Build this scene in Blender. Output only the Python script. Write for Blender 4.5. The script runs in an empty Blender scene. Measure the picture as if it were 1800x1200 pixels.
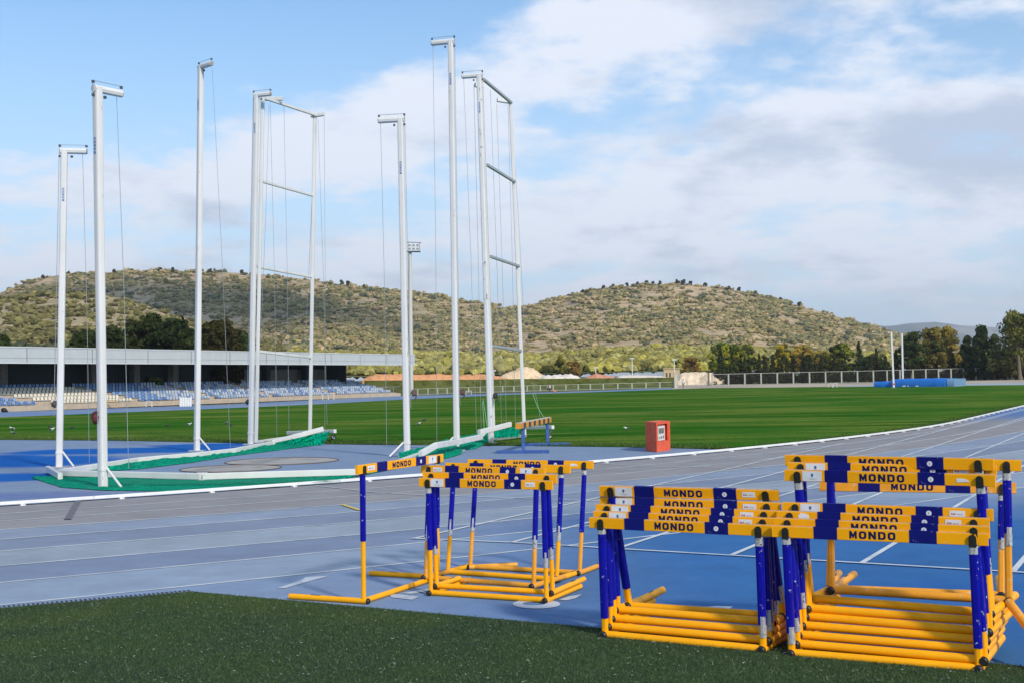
import bpy, bmesh, math, random
import numpy as np
from mathutils import Vector, Matrix, noise as mnoise
R_ = math.radians
random.seed(7); rng = np.random.default_rng(7)
scene = bpy.context.scene
C = scene.collection

# ------------------------------------------------------------------ camera
F, PITCH, ROLL, EYE = 2230.71, 0.02842, 0.01628, 1.75374
_cp, _sp = math.cos(PITCH), math.sin(PITCH)
FWD = np.array([0, _cp, _sp]); _up0 = np.array([0, -_sp, _cp]); _r0 = np.array([1.0, 0, 0])
_c, _s = math.cos(ROLL), math.sin(ROLL)
RIGHT = _c*_r0 - _s*_up0; UP = _c*_up0 + _s*_r0
cam_d = bpy.data.cameras.new('camera'); cam = bpy.data.objects.new('camera', cam_d); C.objects.link(cam)
cam_d.sensor_fit = 'HORIZONTAL'; cam_d.sensor_width = 36; cam_d.lens = F/1800*36
cam_d.clip_start = 0.1; cam_d.clip_end = 30000
M = Matrix(((RIGHT[0], UP[0], -FWD[0], 0), (RIGHT[1], UP[1], -FWD[1], 0), (RIGHT[2], UP[2], -FWD[2], EYE), (0, 0, 0, 1)))
cam.matrix_world = M
scene.camera = cam

# ------------------------------------------------------------------ light
SUN_EL, SUN_AZ = R_(34), math.atan2(0.55, -0.84)      # azimuth from +Y towards +X
world = bpy.data.worlds.new('World'); scene.world = world; world.use_nodes = True
nt = world.node_tree; nt.nodes.clear()
def wn(t, **k):
    n = nt.nodes.new(t)
    for a, b in k.items(): setattr(n, a, b)
    return n
def wl(a, b): nt.links.new(a, b)
def wmath(op, a, b=None, c=None, clamp=False):
    n = wn('ShaderNodeMath', operation=op); n.use_clamp = clamp
    for i, v in enumerate((a, b, c)):
        if v is None: continue
        if isinstance(v, (int, float)): n.inputs[i].default_value = v
        else: wl(v, n.inputs[i])
    return n.outputs[0]
sky = wn('ShaderNodeTexSky', sky_type='NISHITA'); sky.sun_disc = False
sky.sun_elevation = SUN_EL; sky.sun_rotation = SUN_AZ; sky.air_density = 1.0; sky.dust_density = 0.6; sky.ozone_density = 1.6
tc = wn('ShaderNodeTexCoord'); sep = wn('ShaderNodeSeparateXYZ'); wl(tc.outputs['Generated'], sep.inputs[0])
X, Y, Z = sep.outputs
az = wmath('DIVIDE', X, wmath('MAXIMUM', Y, 0.05))      # tan azimuth from +Y
el = wmath('MAXIMUM', Z, 0.0)
den = wmath('ADD', el, 0.22)
cv = wn('ShaderNodeCombineXYZ'); wl(wmath('DIVIDE', X, den), cv.inputs[0]); wl(wmath('DIVIDE', Y, den), cv.inputs[1]); cv.inputs[2].default_value = 3.1
def wnoise(vec, scale, detail, rough, off=(0, 0, 0), stretch=(1, 1, 1)):
    mp = wn('ShaderNodeMapping'); mp.inputs['Location'].default_value = off; mp.inputs['Scale'].default_value = stretch
    wl(vec, mp.inputs['Vector'])
    n = wn('ShaderNodeTexNoise'); n.inputs['Scale'].default_value = scale; n.inputs['Detail'].default_value = detail
    n.inputs['Roughness'].default_value = rough; wl(mp.outputs[0], n.inputs['Vector'])
    return n.outputs['Fac']
def wgauss(a0, sa, e0, se):
    da = wmath('DIVIDE', wmath('SUBTRACT', az, a0), sa); de = wmath('DIVIDE', wmath('SUBTRACT', el, e0), se)
    return wmath('EXPONENT', wmath('MULTIPLY', wmath('ADD', wmath('MULTIPLY', da, da), wmath('MULTIPLY', de, de)), -1.0))
CLOUD_OFF = (4.2, 1.7, 0)
n1 = wnoise(cv.outputs[0], 2.3, 10, 0.56, CLOUD_OFF)
n2 = wnoise(cv.outputs[0], 5.5, 8, 0.60, (9, 2, 0))
dens = wmath('MULTIPLY_ADD', wmath('SUBTRACT', wmath('ADD', wmath('MULTIPLY', n1, 0.70), wmath('MULTIPLY', n2, 0.30)), 0.5), 1.9, 0.5)
bias = None
for (a0, sa, e0, se, w) in ((0.20, 0.26, 0.140, 0.085, 0.19), (-0.14, 0.15, 0.185, 0.035, 0.14), (-0.10, 0.40, 0.085, 0.045, 0.13), (0.38, 0.11, 0.165, 0.040, 0.18),
                            (0.24, 0.18, 0.29, 0.07, 0.19), (-0.13, 0.17, 0.28, 0.032, -0.20), (-0.40, 0.14, 0.27, 0.10, -0.18), (0.40, 0.05, 0.235, 0.022, -0.10), (-0.30, 0.14, 0.145, 0.035, 0.12), (0.02, 0.10, 0.25, 0.03, -0.05)):
    g_ = wmath('MULTIPLY', wgauss(a0, sa, e0, se), w); bias = g_ if bias is None else wmath('ADD', bias, g_)
dens = wmath('ADD', dens, bias)
fac = wn('ShaderNodeMapRange', interpolation_type='SMOOTHSTEP'); wl(dens, fac.inputs[0])
fac.inputs[1].default_value = 0.45; fac.inputs[2].default_value = 0.70; fac.inputs[3].default_value = 0; fac.inputs[4].default_value = 0.92
# thick cloud bellies go lavender grey
n3 = wnoise(cv.outputs[0], 2.6, 9, 0.60, (1.3, 7.7, 0))
shade = wmath('ADD', wmath('MULTIPLY_ADD', wmath('SUBTRACT', n3, 0.5), 1.7, 0.5), wmath('MULTIPLY', wgauss(0.38, 0.10, 0.168, 0.034), 0.60))
shade = wmath('ADD', shade, wmath('MULTIPLY', wgauss(0.16, 0.12, 0.30, 0.03), 0.12))
shade = wmath('ADD', shade, wmath('MULTIPLY', wgauss(0.13, 0.20, 0.13, 0.05), -0.04))
sr = wn('ShaderNodeMapRange', interpolation_type='SMOOTHSTEP'); wl(shade, sr.inputs[0]); sr.inputs[1].default_value = 0.46; sr.inputs[2].default_value = 0.86
cc = wn('ShaderNodeMix', data_type='RGBA'); wl(sr.outputs[0], cc.inputs['Factor'])
cc.inputs['A'].default_value = (6.5, 6.8, 7.5, 1); cc.inputs['B'].default_value = (4.1, 4.65, 5.8, 1)
# pale air towards the horizon
hz = wn('ShaderNodeMix', data_type='RGBA')
hr = wn('ShaderNodeMapRange', interpolation_type='SMOOTHSTEP'); wl(el, hr.inputs[0]); hr.inputs[1].default_value = 0.0; hr.inputs[2].default_value = 0.34; hr.inputs[3].default_value = 0.80; hr.inputs[4].default_value = 0.10
wl(hr.outputs[0], hz.inputs['Factor']); 
skg = wn('ShaderNodeMix', data_type='RGBA', blend_type='MULTIPLY'); skg.inputs['Factor'].default_value = 1
wl(sky.outputs[0], skg.inputs['A']); skg.inputs['B'].default_value = (0.68, 1.03, 1.22, 1)
wl(skg.outputs['Result'], hz.inputs['A']); hz.inputs['B'].default_value = (5.5, 6.35, 7.5, 1)
mx = wn('ShaderNodeMix', data_type='RGBA'); wl(fac.outputs[0], mx.inputs['Factor']); wl(hz.outputs['Result'], mx.inputs['A']); wl(cc.outputs['Result'], mx.inputs['B'])
bg = wn('ShaderNodeBackground'); bg.inputs['Strength'].default_value = 0.112; wl(mx.outputs['Result'], bg.inputs['Color'])
wo = wn('ShaderNodeOutputWorld'); wl(bg.outputs[0], wo.inputs['Surface'])

sun_d = bpy.data.lights.new('sun', 'SUN'); sun = bpy.data.objects.new('sun', sun_d); C.objects.link(sun)
sun_d.energy = 2.9; sun_d.angle = R_(6.0); sun_d.color = (1.0, 0.90, 0.76)
_sd = Vector((math.sin(SUN_AZ)*math.cos(SUN_EL), math.cos(SUN_AZ)*math.cos(SUN_EL), math.sin(SUN_EL)))
sun.rotation_euler = _sd.to_track_quat('Z', 'Y').to_euler(); sun.location = _sd*50
scene.view_settings.view_transform = 'Standard'; scene.view_settings.look = 'None'
scene.view_settings.exposure = 0.38; scene.view_settings.gamma = 1.0

# ------------------------------------------------------------------ helpers
def ray(u, v): return FWD + (u-900)/F*RIGHT - (v-600)/F*UP
def G(u, v, z=0.0):
    """ground point (height z) that the photo shows at u, v"""
    d = ray(u, v); t = (z-EYE)/d[2]; return Vector((d[0]*t, d[1]*t, z))
def WD(u, v, y):
    """point seen at u, v at forward distance y"""
    d = ray(u, v); t = y/d[1]; return Vector((d[0]*t, y, EYE+d[2]*t))

MATS = {}
def mat(name, col=(0.5, 0.5, 0.5), rough=0.6, metal=0.0, spec=0.5, var=0.0, vscale=5.0, bump=0.0, bscale=30.0, attr=None, coat=0.0,
        col2=None, thr=(0.55, 0.6), cscale=20.0, cdetail=4, stretch=(1, 1, 1), transl=0.0):
    if name in MATS: return MATS[name]
    m = bpy.data.materials.new(name); m.use_nodes = True; t = m.node_tree; b = t.nodes['Principled BSDF']
    b.inputs['Roughness'].default_value = rough; b.inputs['Metallic'].default_value = metal
    b.inputs['Specular IOR Level'].default_value = spec; b.inputs['Coat Weight'].default_value = coat
    def nn(ty): return t.nodes.new(ty)
    tcn = nn('ShaderNodeTexCoord'); mp = nn('ShaderNodeMapping'); mp.inputs['Scale'].default_value = stretch
    t.links.new(tcn.outputs['Object'], mp.inputs[0]); vec = mp.outputs[0]
    if attr:
        a = nn('ShaderNodeAttribute'); a.attribute_name = attr; cur = a.outputs['Color']
    else:
        rgb = nn('ShaderNodeRGB'); rgb.outputs[0].default_value = (*col, 1); cur = rgb.outputs[0]
    if var:
        n = nn('ShaderNodeTexNoise'); n.inputs['Scale'].default_value = vscale; n.inputs['Detail'].default_value = 6; t.links.new(vec, n.inputs['Vector'])
        mr = nn('ShaderNodeMapRange'); mr.inputs[1].default_value = 0.3; mr.inputs[2].default_value = 0.7; mr.inputs[3].default_value = 1-var; mr.inputs[4].default_value = 1+var
        t.links.new(n.outputs['Fac'], mr.inputs[0])
        mu = nn('ShaderNodeMix'); mu.data_type = 'RGBA'; mu.blend_type = 'MULTIPLY'; mu.inputs['Factor'].default_value = 1
        t.links.new(cur, mu.inputs['A']); t.links.new(mr.outputs[0], mu.inputs['B']); cur = mu.outputs['Result']
    if col2:
        n = nn('ShaderNodeTexNoise'); n.inputs['Scale'].default_value = cscale; n.inputs['Detail'].default_value = cdetail; n.inputs['Roughness'].default_value = 0.65
        t.links.new(vec, n.inputs['Vector'])
        mr = nn('ShaderNodeMapRange'); mr.inputs[1].default_value = thr[0]; mr.inputs[2].default_value = thr[1]; t.links.new(n.outputs['Fac'], mr.inputs[0])
        mu = nn('ShaderNodeMix'); mu.data_type = 'RGBA'; t.links.new(mr.outputs[0], mu.inputs['Factor'])
        t.links.new(cur, mu.inputs['A']); mu.inputs['B'].default_value = (*col2, 1); cur = mu.outputs['Result']
    t.links.new(cur, b.inputs['Base Color'])
    if bump:
        n = nn('ShaderNodeTexNoise'); n.inputs['Scale'].default_value = bscale; n.inputs['Detail'].default_value = 5; t.links.new(tcn.outputs['Object'], n.inputs['Vector'])
        bp = nn('ShaderNodeBump'); bp.inputs['Strength'].default_value = bump; bp.inputs['Distance'].default_value = 0.02
        t.links.new(n.outputs['Fac'], bp.inputs['Height']); t.links.new(bp.outputs[0], b.inputs['Normal'])
    if transl:
        tr = nn('ShaderNodeBsdfTranslucent'); t.links.new(cur, tr.inputs['Color']); ms = nn('ShaderNodeMixShader'); ms.inputs[0].default_value = transl
        out = t.nodes['Material Output']; t.links.new(b.outputs[0], ms.inputs[1]); t.links.new(tr.outputs[0], ms.inputs[2]); t.links.new(ms.outputs[0], out.inputs['Surface'])
    MATS[name] = m; return m

def tag(o, label=None, cat=None, group=None, kind=None):
    if label: o['label'] = label
    if cat: o['category'] = cat
    if group: o['group'] = group
    if kind: o['kind'] = kind
    return o
def empty(name, loc=(0, 0, 0), label=None, cat=None, group=None, rot=None):
    o = bpy.data.objects.new(name, None); C.objects.link(o); o.location = loc; o.empty_display_size = 0.2
    if rot is not None: o.rotation_euler = rot
    return tag(o, label, cat, group)

class MB:
    """collects verts/faces, then links them as one mesh object"""
    def __init__(s): s.v = []; s.f = []; s.sm = []
    def add(s, vs, fs, smooth=False):
        o = len(s.v); s.v += [tuple(p) for p in vs]; s.f += [tuple(i+o for i in f) for f in fs]; s.sm += [smooth]*len(fs); return s
    def box(s, x0, x1, y0, y1, z0, z1, bev=0.0):
        if bev <= 0:
            vs = [(x, y, z) for x in (x0, x1) for y in (y0, y1) for z in (z0, z1)]
            return s.add(vs, [(0, 1, 3, 2), (4, 6, 7, 5), (0, 4, 5, 1), (2, 3, 7, 6), (0, 2, 6, 4), (1, 5, 7, 3)])
        return s.bar(((x0+x1)/2, (y0+y1)/2, z0), ((x0+x1)/2, (y0+y1)/2, z1), x1-x0, y1-y0, bev)
    def prism(s, pts, axis0, axis1, ext, smooth=False):
        """closed loop of 3D points extruded by vector ext, capped"""
        n = len(pts); ext = Vector(ext); a = [Vector(p) for p in pts]
        vs = a+[p+ext for p in a]; fs = [tuple(range(n-1, -1, -1)), tuple(range(n, 2*n))]
        fs += [(i, (i+1) % n, (i+1) % n+n, i+n) for i in range(n)]
        return s.add(vs, fs, smooth)
    def bar(s, a, b, w, h, bev=0.0, up=(0, 0, 1)):
        """rectangular bar from a to b, w sideways, h along up"""
        a = Vector(a); b = Vector(b); d = (b-a).normalized(); up = Vector(up)
        if abs(d.dot(up)) > 0.98: up = Vector((0, 1, 0))
        sd = d.cross(up).normalized(); u2 = sd.cross(d).normalized()
        W, H = w/2, h/2
        if bev > 0:
            c = min(bev, W*.9, H*.9); k = c*0.3
            pr = [(-W+c, -H), (W-c, -H), (W-k, -H+k), (W, -H+c), (W, H-c), (W-k, H-k), (W-c, H), (-W+c, H), (-W+k, H-k), (-W, H-c), (-W, -H+c), (-W+k, -H+k)]
        else: pr = [(-W, -H), (W, -H), (W, H), (-W, H)]
        n = len(pr); vs = [a+sd*x+u2*y for x, y in pr]+[b+sd*x+u2*y for x, y in pr]
        fs = [tuple(range(n-1, -1, -1)), tuple(range(n, 2*n))]+[(i, (i+1) % n, (i+1) % n+n, i+n) for i in range(n)]
        return s.add(vs, fs)
    def tube(s, pts, r, n=10, cap=True, smooth=True):
        pts = [Vector(p) for p in pts]; rs = r if isinstance(r, (list, tuple)) else [r]*len(pts)
        vs = []; ref = Vector((0.13, 0.21, 0.97))
        for i, p in enumerate(pts):
            d = (pts[min(i+1, len(pts)-1)]-pts[max(i-1, 0)]).normalized()
            if abs(d.dot(ref)) > .98: ref = Vector((0.9, 0.3, 0.1))
            a = d.cross(ref).normalized(); b = d.cross(a)
            for k in range(n):
                t = 2*math.pi*k/n; vs.append(p+(a*math.cos(t)+b*math.sin(t))*rs[i])
        fs = []
        for i in range(len(pts)-1):
            for k in range(n): fs.append((i*n+k, i*n+(k+1) % n, (i+1)*n+(k+1) % n, (i+1)*n+k))
        s.add(vs, fs, smooth)
        if cap:
            s.add(vs[:n], [tuple(range(n-1, -1, -1))]); s.add(vs[-n:], [tuple(range(n))])
        return s
    def ell(s, c, r, nu=12, nv=8, jit=0.0, rr=random):
        vs = []; fs = []
        for j in range(nv+1):
            t = math.pi*j/nv
            for i in range(nu):
                p = 2*math.pi*i/nu; q = 1+jit*(rr.random()-.5)
                vs.append((c[0]+r[0]*math.sin(t)*math.cos(p)*q, c[1]+r[1]*math.sin(t)*math.sin(p)*q, c[2]+r[2]*math.cos(t)*q))
        for j in range(nv):
            for i in range(nu): fs.append((j*nu+i, (j+1)*nu+i, (j+1)*nu+(i+1) % nu, j*nu+(i+1) % nu))
        return s.add(vs, fs, True)
    def mesh(s, name):
        me = bpy.data.meshes.new(name); me.from_pydata(s.v, [], s.f); me.polygons.foreach_set('use_smooth', s.sm); me.update()
        bm = bmesh.new(); bm.from_mesh(me); bmesh.ops.recalc_face_normals(bm, faces=bm.faces); bm.to_mesh(me); bm.free()
        return me
    def build(s, name, m, parent=None, loc=None, rot=None, kind=None):
        me = s.mesh(name); me.materials.append(m); o = bpy.data.objects.new(name, me); C.objects.link(o)
        if parent is not None: o.parent = parent
        if loc is not None: o.location = loc
        if rot is not None: o.rotation_euler = rot
        if kind: o['kind'] = kind
        return o
def npmesh(name, V, Fc, m, parent=None, cols=None, smooth=False, kind=None):
    """V (n,3), Fc (k,3|4), optional per-vertex colours"""
    me = bpy.data.meshes.new(name); V = np.asarray(V, dtype=np.float32); Fc = np.asarray(Fc, dtype=np.int32); k = Fc.shape[1]
    me.vertices.add(len(V)); me.vertices.foreach_set('co', V.ravel())
    me.loops.add(Fc.size); me.loops.foreach_set('vertex_index', Fc.ravel())
    me.polygons.add(len(Fc)); me.polygons.foreach_set('loop_start', np.arange(0, Fc.size, k, dtype=np.int32)); me.polygons.foreach_set('loop_total', np.full(len(Fc), k, dtype=np.int32))
    me.polygons.foreach_set('use_smooth', np.full(len(Fc), smooth)); me.update(calc_edges=True); me.validate()
    if cols is not None:
        ca = me.color_attributes.new('Col', 'FLOAT_COLOR', 'POINT'); cc_ = np.ones((len(V), 4), dtype=np.float32); cc_[:, :3] = cols; ca.data.foreach_set('color', cc_.ravel())
    me.materials.append(m); o = bpy.data.objects.new(name, me); C.objects.link(o)
    if parent is not None: o.parent = parent
    if kind: o['kind'] = kind
    return o
def link_part(name, me, parent, loc=(0, 0, 0), rot=None):
    o = bpy.data.objects.new(name, me); C.objects.link(o); o.parent = parent; o.location = loc
    if rot is not None: o.rotation_euler = rot
    return o
def poly_flat(name, pts, z, m, kind='structure', thick=None):
    mb = MB(); P = [Vector((p[0], p[1], z)) for p in pts]
    if thick: mb.prism([p-Vector((0, 0, thick)) for p in P], 0, 0, (0, 0, thick))
    else: mb.add(P, [tuple(range(len(P)))])
    o = mb.build(name, m); o['kind'] = kind; return o
def fbm(x, y, z=0.0, o=4):
    return mnoise.fractal(Vector((x, y, z)), 1.0, 2.0, o)

# ------------------------------------------------------------------ materials of the ground
def ground_mat(name, base, alts, bump=0.15, bscale=60, rough=0.9, speck=0.06):
    """base colour, then alts = list of (colour, noise scale, stretch, lo, hi, offset)"""
    m = bpy.data.materials.new(name); m.use_nodes = True; t = m.node_tree; b = t.nodes['Principled BSDF']; b.inputs['Roughness'].default_value = rough
    b.inputs['Specular IOR Level'].default_value = 0.0
    tcn = t.nodes.new('ShaderNodeTexCoord'); cur = None
    if isinstance(base, str):
        a = t.nodes.new('ShaderNodeAttribute'); a.attribute_name = base; cur = a.outputs['Color']
    else:
        r = t.nodes.new('ShaderNodeRGB'); r.outputs[0].default_value = (*base, 1); cur = r.outputs[0]
    for col, sc, st, lo, hi, off in alts:
        mp = t.nodes.new('ShaderNodeMapping'); mp.inputs['Scale'].default_value = st[:3]; mp.inputs['Location'].default_value = (off, off*1.7, 0)
        if len(st) > 3: mp.inputs['Rotation'].default_value = (0, 0, st[3])
        t.links.new(tcn.outputs['Object'], mp.inputs[0])
        n = t.nodes.new('ShaderNodeTexNoise'); n.inputs['Scale'].default_value = sc; n.inputs['Detail'].default_value = 7; n.inputs['Roughness'].default_value = 0.62; t.links.new(mp.outputs[0], n.inputs['Vector'])
        mr = t.nodes.new('ShaderNodeMapRange'); mr.inputs[1].default_value = lo; mr.inputs[2].default_value = hi; t.links.new(n.outputs['Fac'], mr.inputs[0])
        mu = t.nodes.new('ShaderNodeMix'); mu.data_type = 'RGBA'; t.links.new(mr.outputs[0], mu.inputs['Factor']); t.links.new(cur, mu.inputs['A'])
        mu.inputs['B'].default_value = (*col, 1); cur = mu.outputs['Result']
    if speck:
        n = t.nodes.new('ShaderNodeTexNoise'); n.inputs['Scale'].default_value = bscale*1.5; n.inputs['Detail'].default_value = 3; t.links.new(tcn.outputs['Object'], n.inputs['Vector'])
        mr = t.nodes.new('ShaderNodeMapRange'); mr.inputs[1].default_value = .3; mr.inputs[2].default_value = .7; mr.inputs[3].default_value = 1-speck; mr.inputs[4].default_value = 1+speck; t.links.new(n.outputs['Fac'], mr.inputs[0])
        mu = t.nodes.new('ShaderNodeMix'); mu.data_type = 'RGBA'; mu.blend_type = 'MULTIPLY'; mu.inputs['Factor'].default_value = 1
        t.links.new(cur, mu.inputs['A']); t.links.new(mr.outputs[0], mu.inputs['B']); cur = mu.outputs['Result']
    n = t.nodes.new('ShaderNodeTexNoise'); n.inputs['Scale'].default_value = 2.2; n.inputs['Detail'].default_value = 9; n.inputs['Roughness'].default_value = .7; t.links.new(tcn.outputs['Object'], n.inputs['Vector'])
    mr = t.nodes.new('ShaderNodeMapRange'); mr.inputs[1].default_value = .3; mr.inputs[2].default_value = .7; mr.inputs[3].default_value = .90; mr.inputs[4].default_value = 1.10; t.links.new(n.outputs['Fac'], mr.inputs[0])
    mu = t.nodes.new('ShaderNodeMix'); mu.data_type = 'RGBA'; mu.blend_type = 'MULTIPLY'; mu.inputs['Factor'].default_value = 1
    t.links.new(cur, mu.inputs['A']); t.links.new(mr.outputs[0], mu.inputs['B']); cur = mu.outputs['Result']
    t.links.new(cur, b.inputs['Base Color'])
    n = t.nodes.new('ShaderNodeTexNoise'); n.inputs['Scale'].default_value = bscale; n.inputs['Detail'].default_value = 6; t.links.new(tcn.outputs['Object'], n.inputs['Vector'])
    bp = t.nodes.new('ShaderNodeBump'); bp.inputs['Strength'].default_value = bump; bp.inputs['Distance'].default_value = 0.02; t.links.new(n.outputs['Fac'], bp.inputs['Height']); t.links.new(bp.outputs[0], b.inputs['Normal'])
    return m

# ------------------------------------------------------------------ ground
m_earth = ground_mat('dry_earth', (0.17, 0.16, 0.08), [((0.09, 0.11, 0.04), 0.03, (1, 1, 1), 0.4, 0.6, 3)], bscale=4)
mb = MB(); N = 64
ring = [(0, 0, -0.06)]+[(9000*math.cos(2*math.pi*i/N), 9000*math.sin(2*math.pi*i/N), -0.06) for i in range(N)]
mb.add(ring, [(0, i+1, (i+1) % N+1) for i in range(N)])
mb.build('ground', m_earth, kind='structure')

# track geometry: straight (28 deg from +Y) that runs into a bend to the left of T
A0 = 0.48882; DS = np.array([math.sin(A0), math.cos(A0)]); NS = np.array([-DS[1], DS[0]])
T0 = np.array([15.30166, 43.50542]); RB = 67.753; CC = T0+NS*RB
def track_pt(s, off):
    """s metres along the kerb from T0 (negative: along the bend to the left), off metres outwards"""
    if s >= 0: p = T0+DS*s-NS*off
    else:
        a = s/RB; ca, sa = math.cos(a), math.sin(a); rad = -NS
        rv = np.array([rad[0]*ca-rad[1]*sa, rad[0]*sa+rad[1]*ca]); p = CC+rv*(RB+off)
    return p
S_A, S_B = -38.3, -28.5     # kerb positions in line with photo columns 0 and 620 (approx.)
OFF_A = [0, 1.05, 2.02, 3.06, 4.12, 5.24, 6.42, 7.56, 8.80]
OFF_B = [0, 1.28, 2.31, 3.40, 4.40, 5.48, 6.66, 7.74, 8.97]
OFF_T = [0, 0.57, 1.75, 2.97, 4.20, 5.45, 6.68, 7.90, 9.12]
def lane_off(k, s):
    if s <= S_A: return OFF_A[k]
    if s <= S_B: t = (s-S_A)/(S_B-S_A); return OFF_A[k]*(1-t)+OFF_B[k]*t
    if s <= 0: t = (s-S_B)/(0-S_B); t = t*t*(3-2*t); return OFF_B[k]*(1-t)+OFF_T[k]*t
    return OFF_T[k]
_sl = list(np.arange(-90, 0, 0.5))+list(np.arange(0, 160, 2.0))

# per-vertex paint of the synthetic surface: every lane has its own tone, worn grey on the inside of the bend, fresher blue to the right
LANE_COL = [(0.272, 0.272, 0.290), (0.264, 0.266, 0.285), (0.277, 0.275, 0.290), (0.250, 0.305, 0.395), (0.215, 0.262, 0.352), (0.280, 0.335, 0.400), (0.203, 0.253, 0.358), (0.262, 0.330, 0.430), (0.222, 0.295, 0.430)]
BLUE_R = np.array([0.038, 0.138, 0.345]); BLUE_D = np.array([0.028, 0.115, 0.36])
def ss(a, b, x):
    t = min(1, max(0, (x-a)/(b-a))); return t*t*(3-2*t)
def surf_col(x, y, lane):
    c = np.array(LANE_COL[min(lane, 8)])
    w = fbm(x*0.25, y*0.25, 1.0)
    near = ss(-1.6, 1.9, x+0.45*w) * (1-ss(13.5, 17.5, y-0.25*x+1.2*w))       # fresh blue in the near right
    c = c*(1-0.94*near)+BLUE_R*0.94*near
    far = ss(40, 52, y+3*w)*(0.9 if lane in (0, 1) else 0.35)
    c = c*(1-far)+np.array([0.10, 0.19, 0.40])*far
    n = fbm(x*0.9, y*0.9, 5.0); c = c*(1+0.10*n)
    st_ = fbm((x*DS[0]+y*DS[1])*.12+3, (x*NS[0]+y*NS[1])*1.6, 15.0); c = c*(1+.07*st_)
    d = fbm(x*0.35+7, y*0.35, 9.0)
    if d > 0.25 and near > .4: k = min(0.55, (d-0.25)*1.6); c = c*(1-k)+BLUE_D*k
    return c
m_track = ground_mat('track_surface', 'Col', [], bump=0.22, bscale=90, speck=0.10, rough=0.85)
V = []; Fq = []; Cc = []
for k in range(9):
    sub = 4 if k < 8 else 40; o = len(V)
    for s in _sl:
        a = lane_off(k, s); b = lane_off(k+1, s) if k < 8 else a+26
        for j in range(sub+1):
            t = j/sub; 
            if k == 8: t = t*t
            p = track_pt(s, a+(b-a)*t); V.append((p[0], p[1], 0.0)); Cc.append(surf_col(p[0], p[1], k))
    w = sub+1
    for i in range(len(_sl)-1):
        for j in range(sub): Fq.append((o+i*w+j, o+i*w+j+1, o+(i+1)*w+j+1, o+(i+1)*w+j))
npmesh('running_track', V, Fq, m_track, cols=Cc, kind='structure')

# painted lines
m_line = ground_mat('line_paint', (0.56, 0.60, 0.64), [((0.40, 0.46, 0.52), 1.5, (1, 1, 1), 0.48, 0.62, 2)], bump=0.1, speck=0.08)
m_yline = ground_mat('yellow_paint', (0.62, 0.47, 0.12), [], bump=0.1)
mb = MB()
def line_strip(pts, w, z=0.004, tgt=None):
    tgt = tgt or mb; P = [Vector((p[0], p[1], z)) for p in pts]; vs = []
    for i, p in enumerate(P):
        d = (P[min(i+1, len(P)-1)]-P[max(i-1, 0)]).normalized(); n = Vector((-d.y, d.x, 0))*w/2; vs += [p-n, p+n]
    tgt.add(vs, [(2*i, 2*i+2, 2*i+3, 2*i+1) for i in range(len(P)-1)])
for k in range(1, 9):
    line_strip([track_pt(s, lane_off(k, s)) for s in _sl if s > (-60 if k < 8 else -55) and s < 90], 0.05)
mb.build('lane_lines', m_line, kind='structure')
mb = MB()
for (a, b, zz) in [((725, 947), (1484, 778), 0.008), ((900, 953), (1800, 718), 0.008), ((1091, 962), (1800, 733), 0.008), ((1287, 975), (1800, 761), 0.008)]:
    line_strip([G(*a), G(*b)], 0.055, zz)
for (sx, sy) in ((1515.5, 989), (1781, 1004)):
    p = G(sx, sy); q = p+Vector((DS[0], DS[1], 0))*40; line_strip([p, q], 0.055, 0.008)
mb.build('sprint_lines', m_line, kind='structure')
mb = MB()
line_strip([G(723, 946.5), G(900, 953.5), G(1055, 963), G(1377, 982), G(1800, 1007), G(2100, 1027)], 0.05, 0.012)
line_strip([G(553, 853), G(667, 866), G(745, 870), G(900, 875), G(1060, 881)], 0.035, 0.012)
line_strip([G(1045, 813.5), G(1130, 819), G(1250, 821), G(1385, 823.5)], 0.035, 0.012)
mb.build('start_lines', m_line, kind='structure')
mb = MB()
for poly in ([(579, 1011), (537, 1013), (531, 1018), (486, 1033), (502, 1032.5), (552, 1018)],
             [(683, 1042.5), (706, 1044), (737, 1047.5), (724, 1053), (688, 1049)],
             [(706, 1041.5), (753, 1033.5), (756, 1037), (722, 1042.6)],
             [(982, 1053), (1000, 1047), (1023, 1043.5), (1012, 1050), (996, 1054)],
             [(1196, 1070), (1258, 1064), (1288, 1065), (1269, 1077), (1238, 1073.5)]):
    mb.add([G(*p, 0.005) for p in poly][::-1], [tuple(range(len(poly)))])
n_ = 28
o_ = [G(943+42*math.cos(2*math.pi*i/n_), 1060.5+8*math.sin(2*math.pi*i/n_), 0.005) for i in range(n_)]
i_ = [G(938+20*math.cos(2*math.pi*i/n_), 1060+3*math.sin(2*math.pi*i/n_), 0.005) for i in range(n_)]
mb.add(o_+i_, [(i, (i+1) % n_, n_+(i+1) % n_, n_+i) for i in range(n_)])
mb.build('painted_marks', ground_mat('worn_mark_paint', (0.46, 0.51, 0.58), [((0.33, 0.39, 0.50), 2.5, (1, 1, 1), 0.48, 0.66, 2)], bump=0.1), kind='structure')
mb = MB(); line_strip([G(602, 887), G(633, 897)], 0.06, 0.012); mb.build('yellow_mark', m_yline, kind='structure')
mb = MB(); line_strip([G(137, 881), G(119, 913)], 0.09, 0.012); mb.build('dark_stripe', mat('dark_stripe', (0.12, 0.125, 0.15), 0.9), kind='structure')  # flat dark grey stripe across the inner lanes

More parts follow.
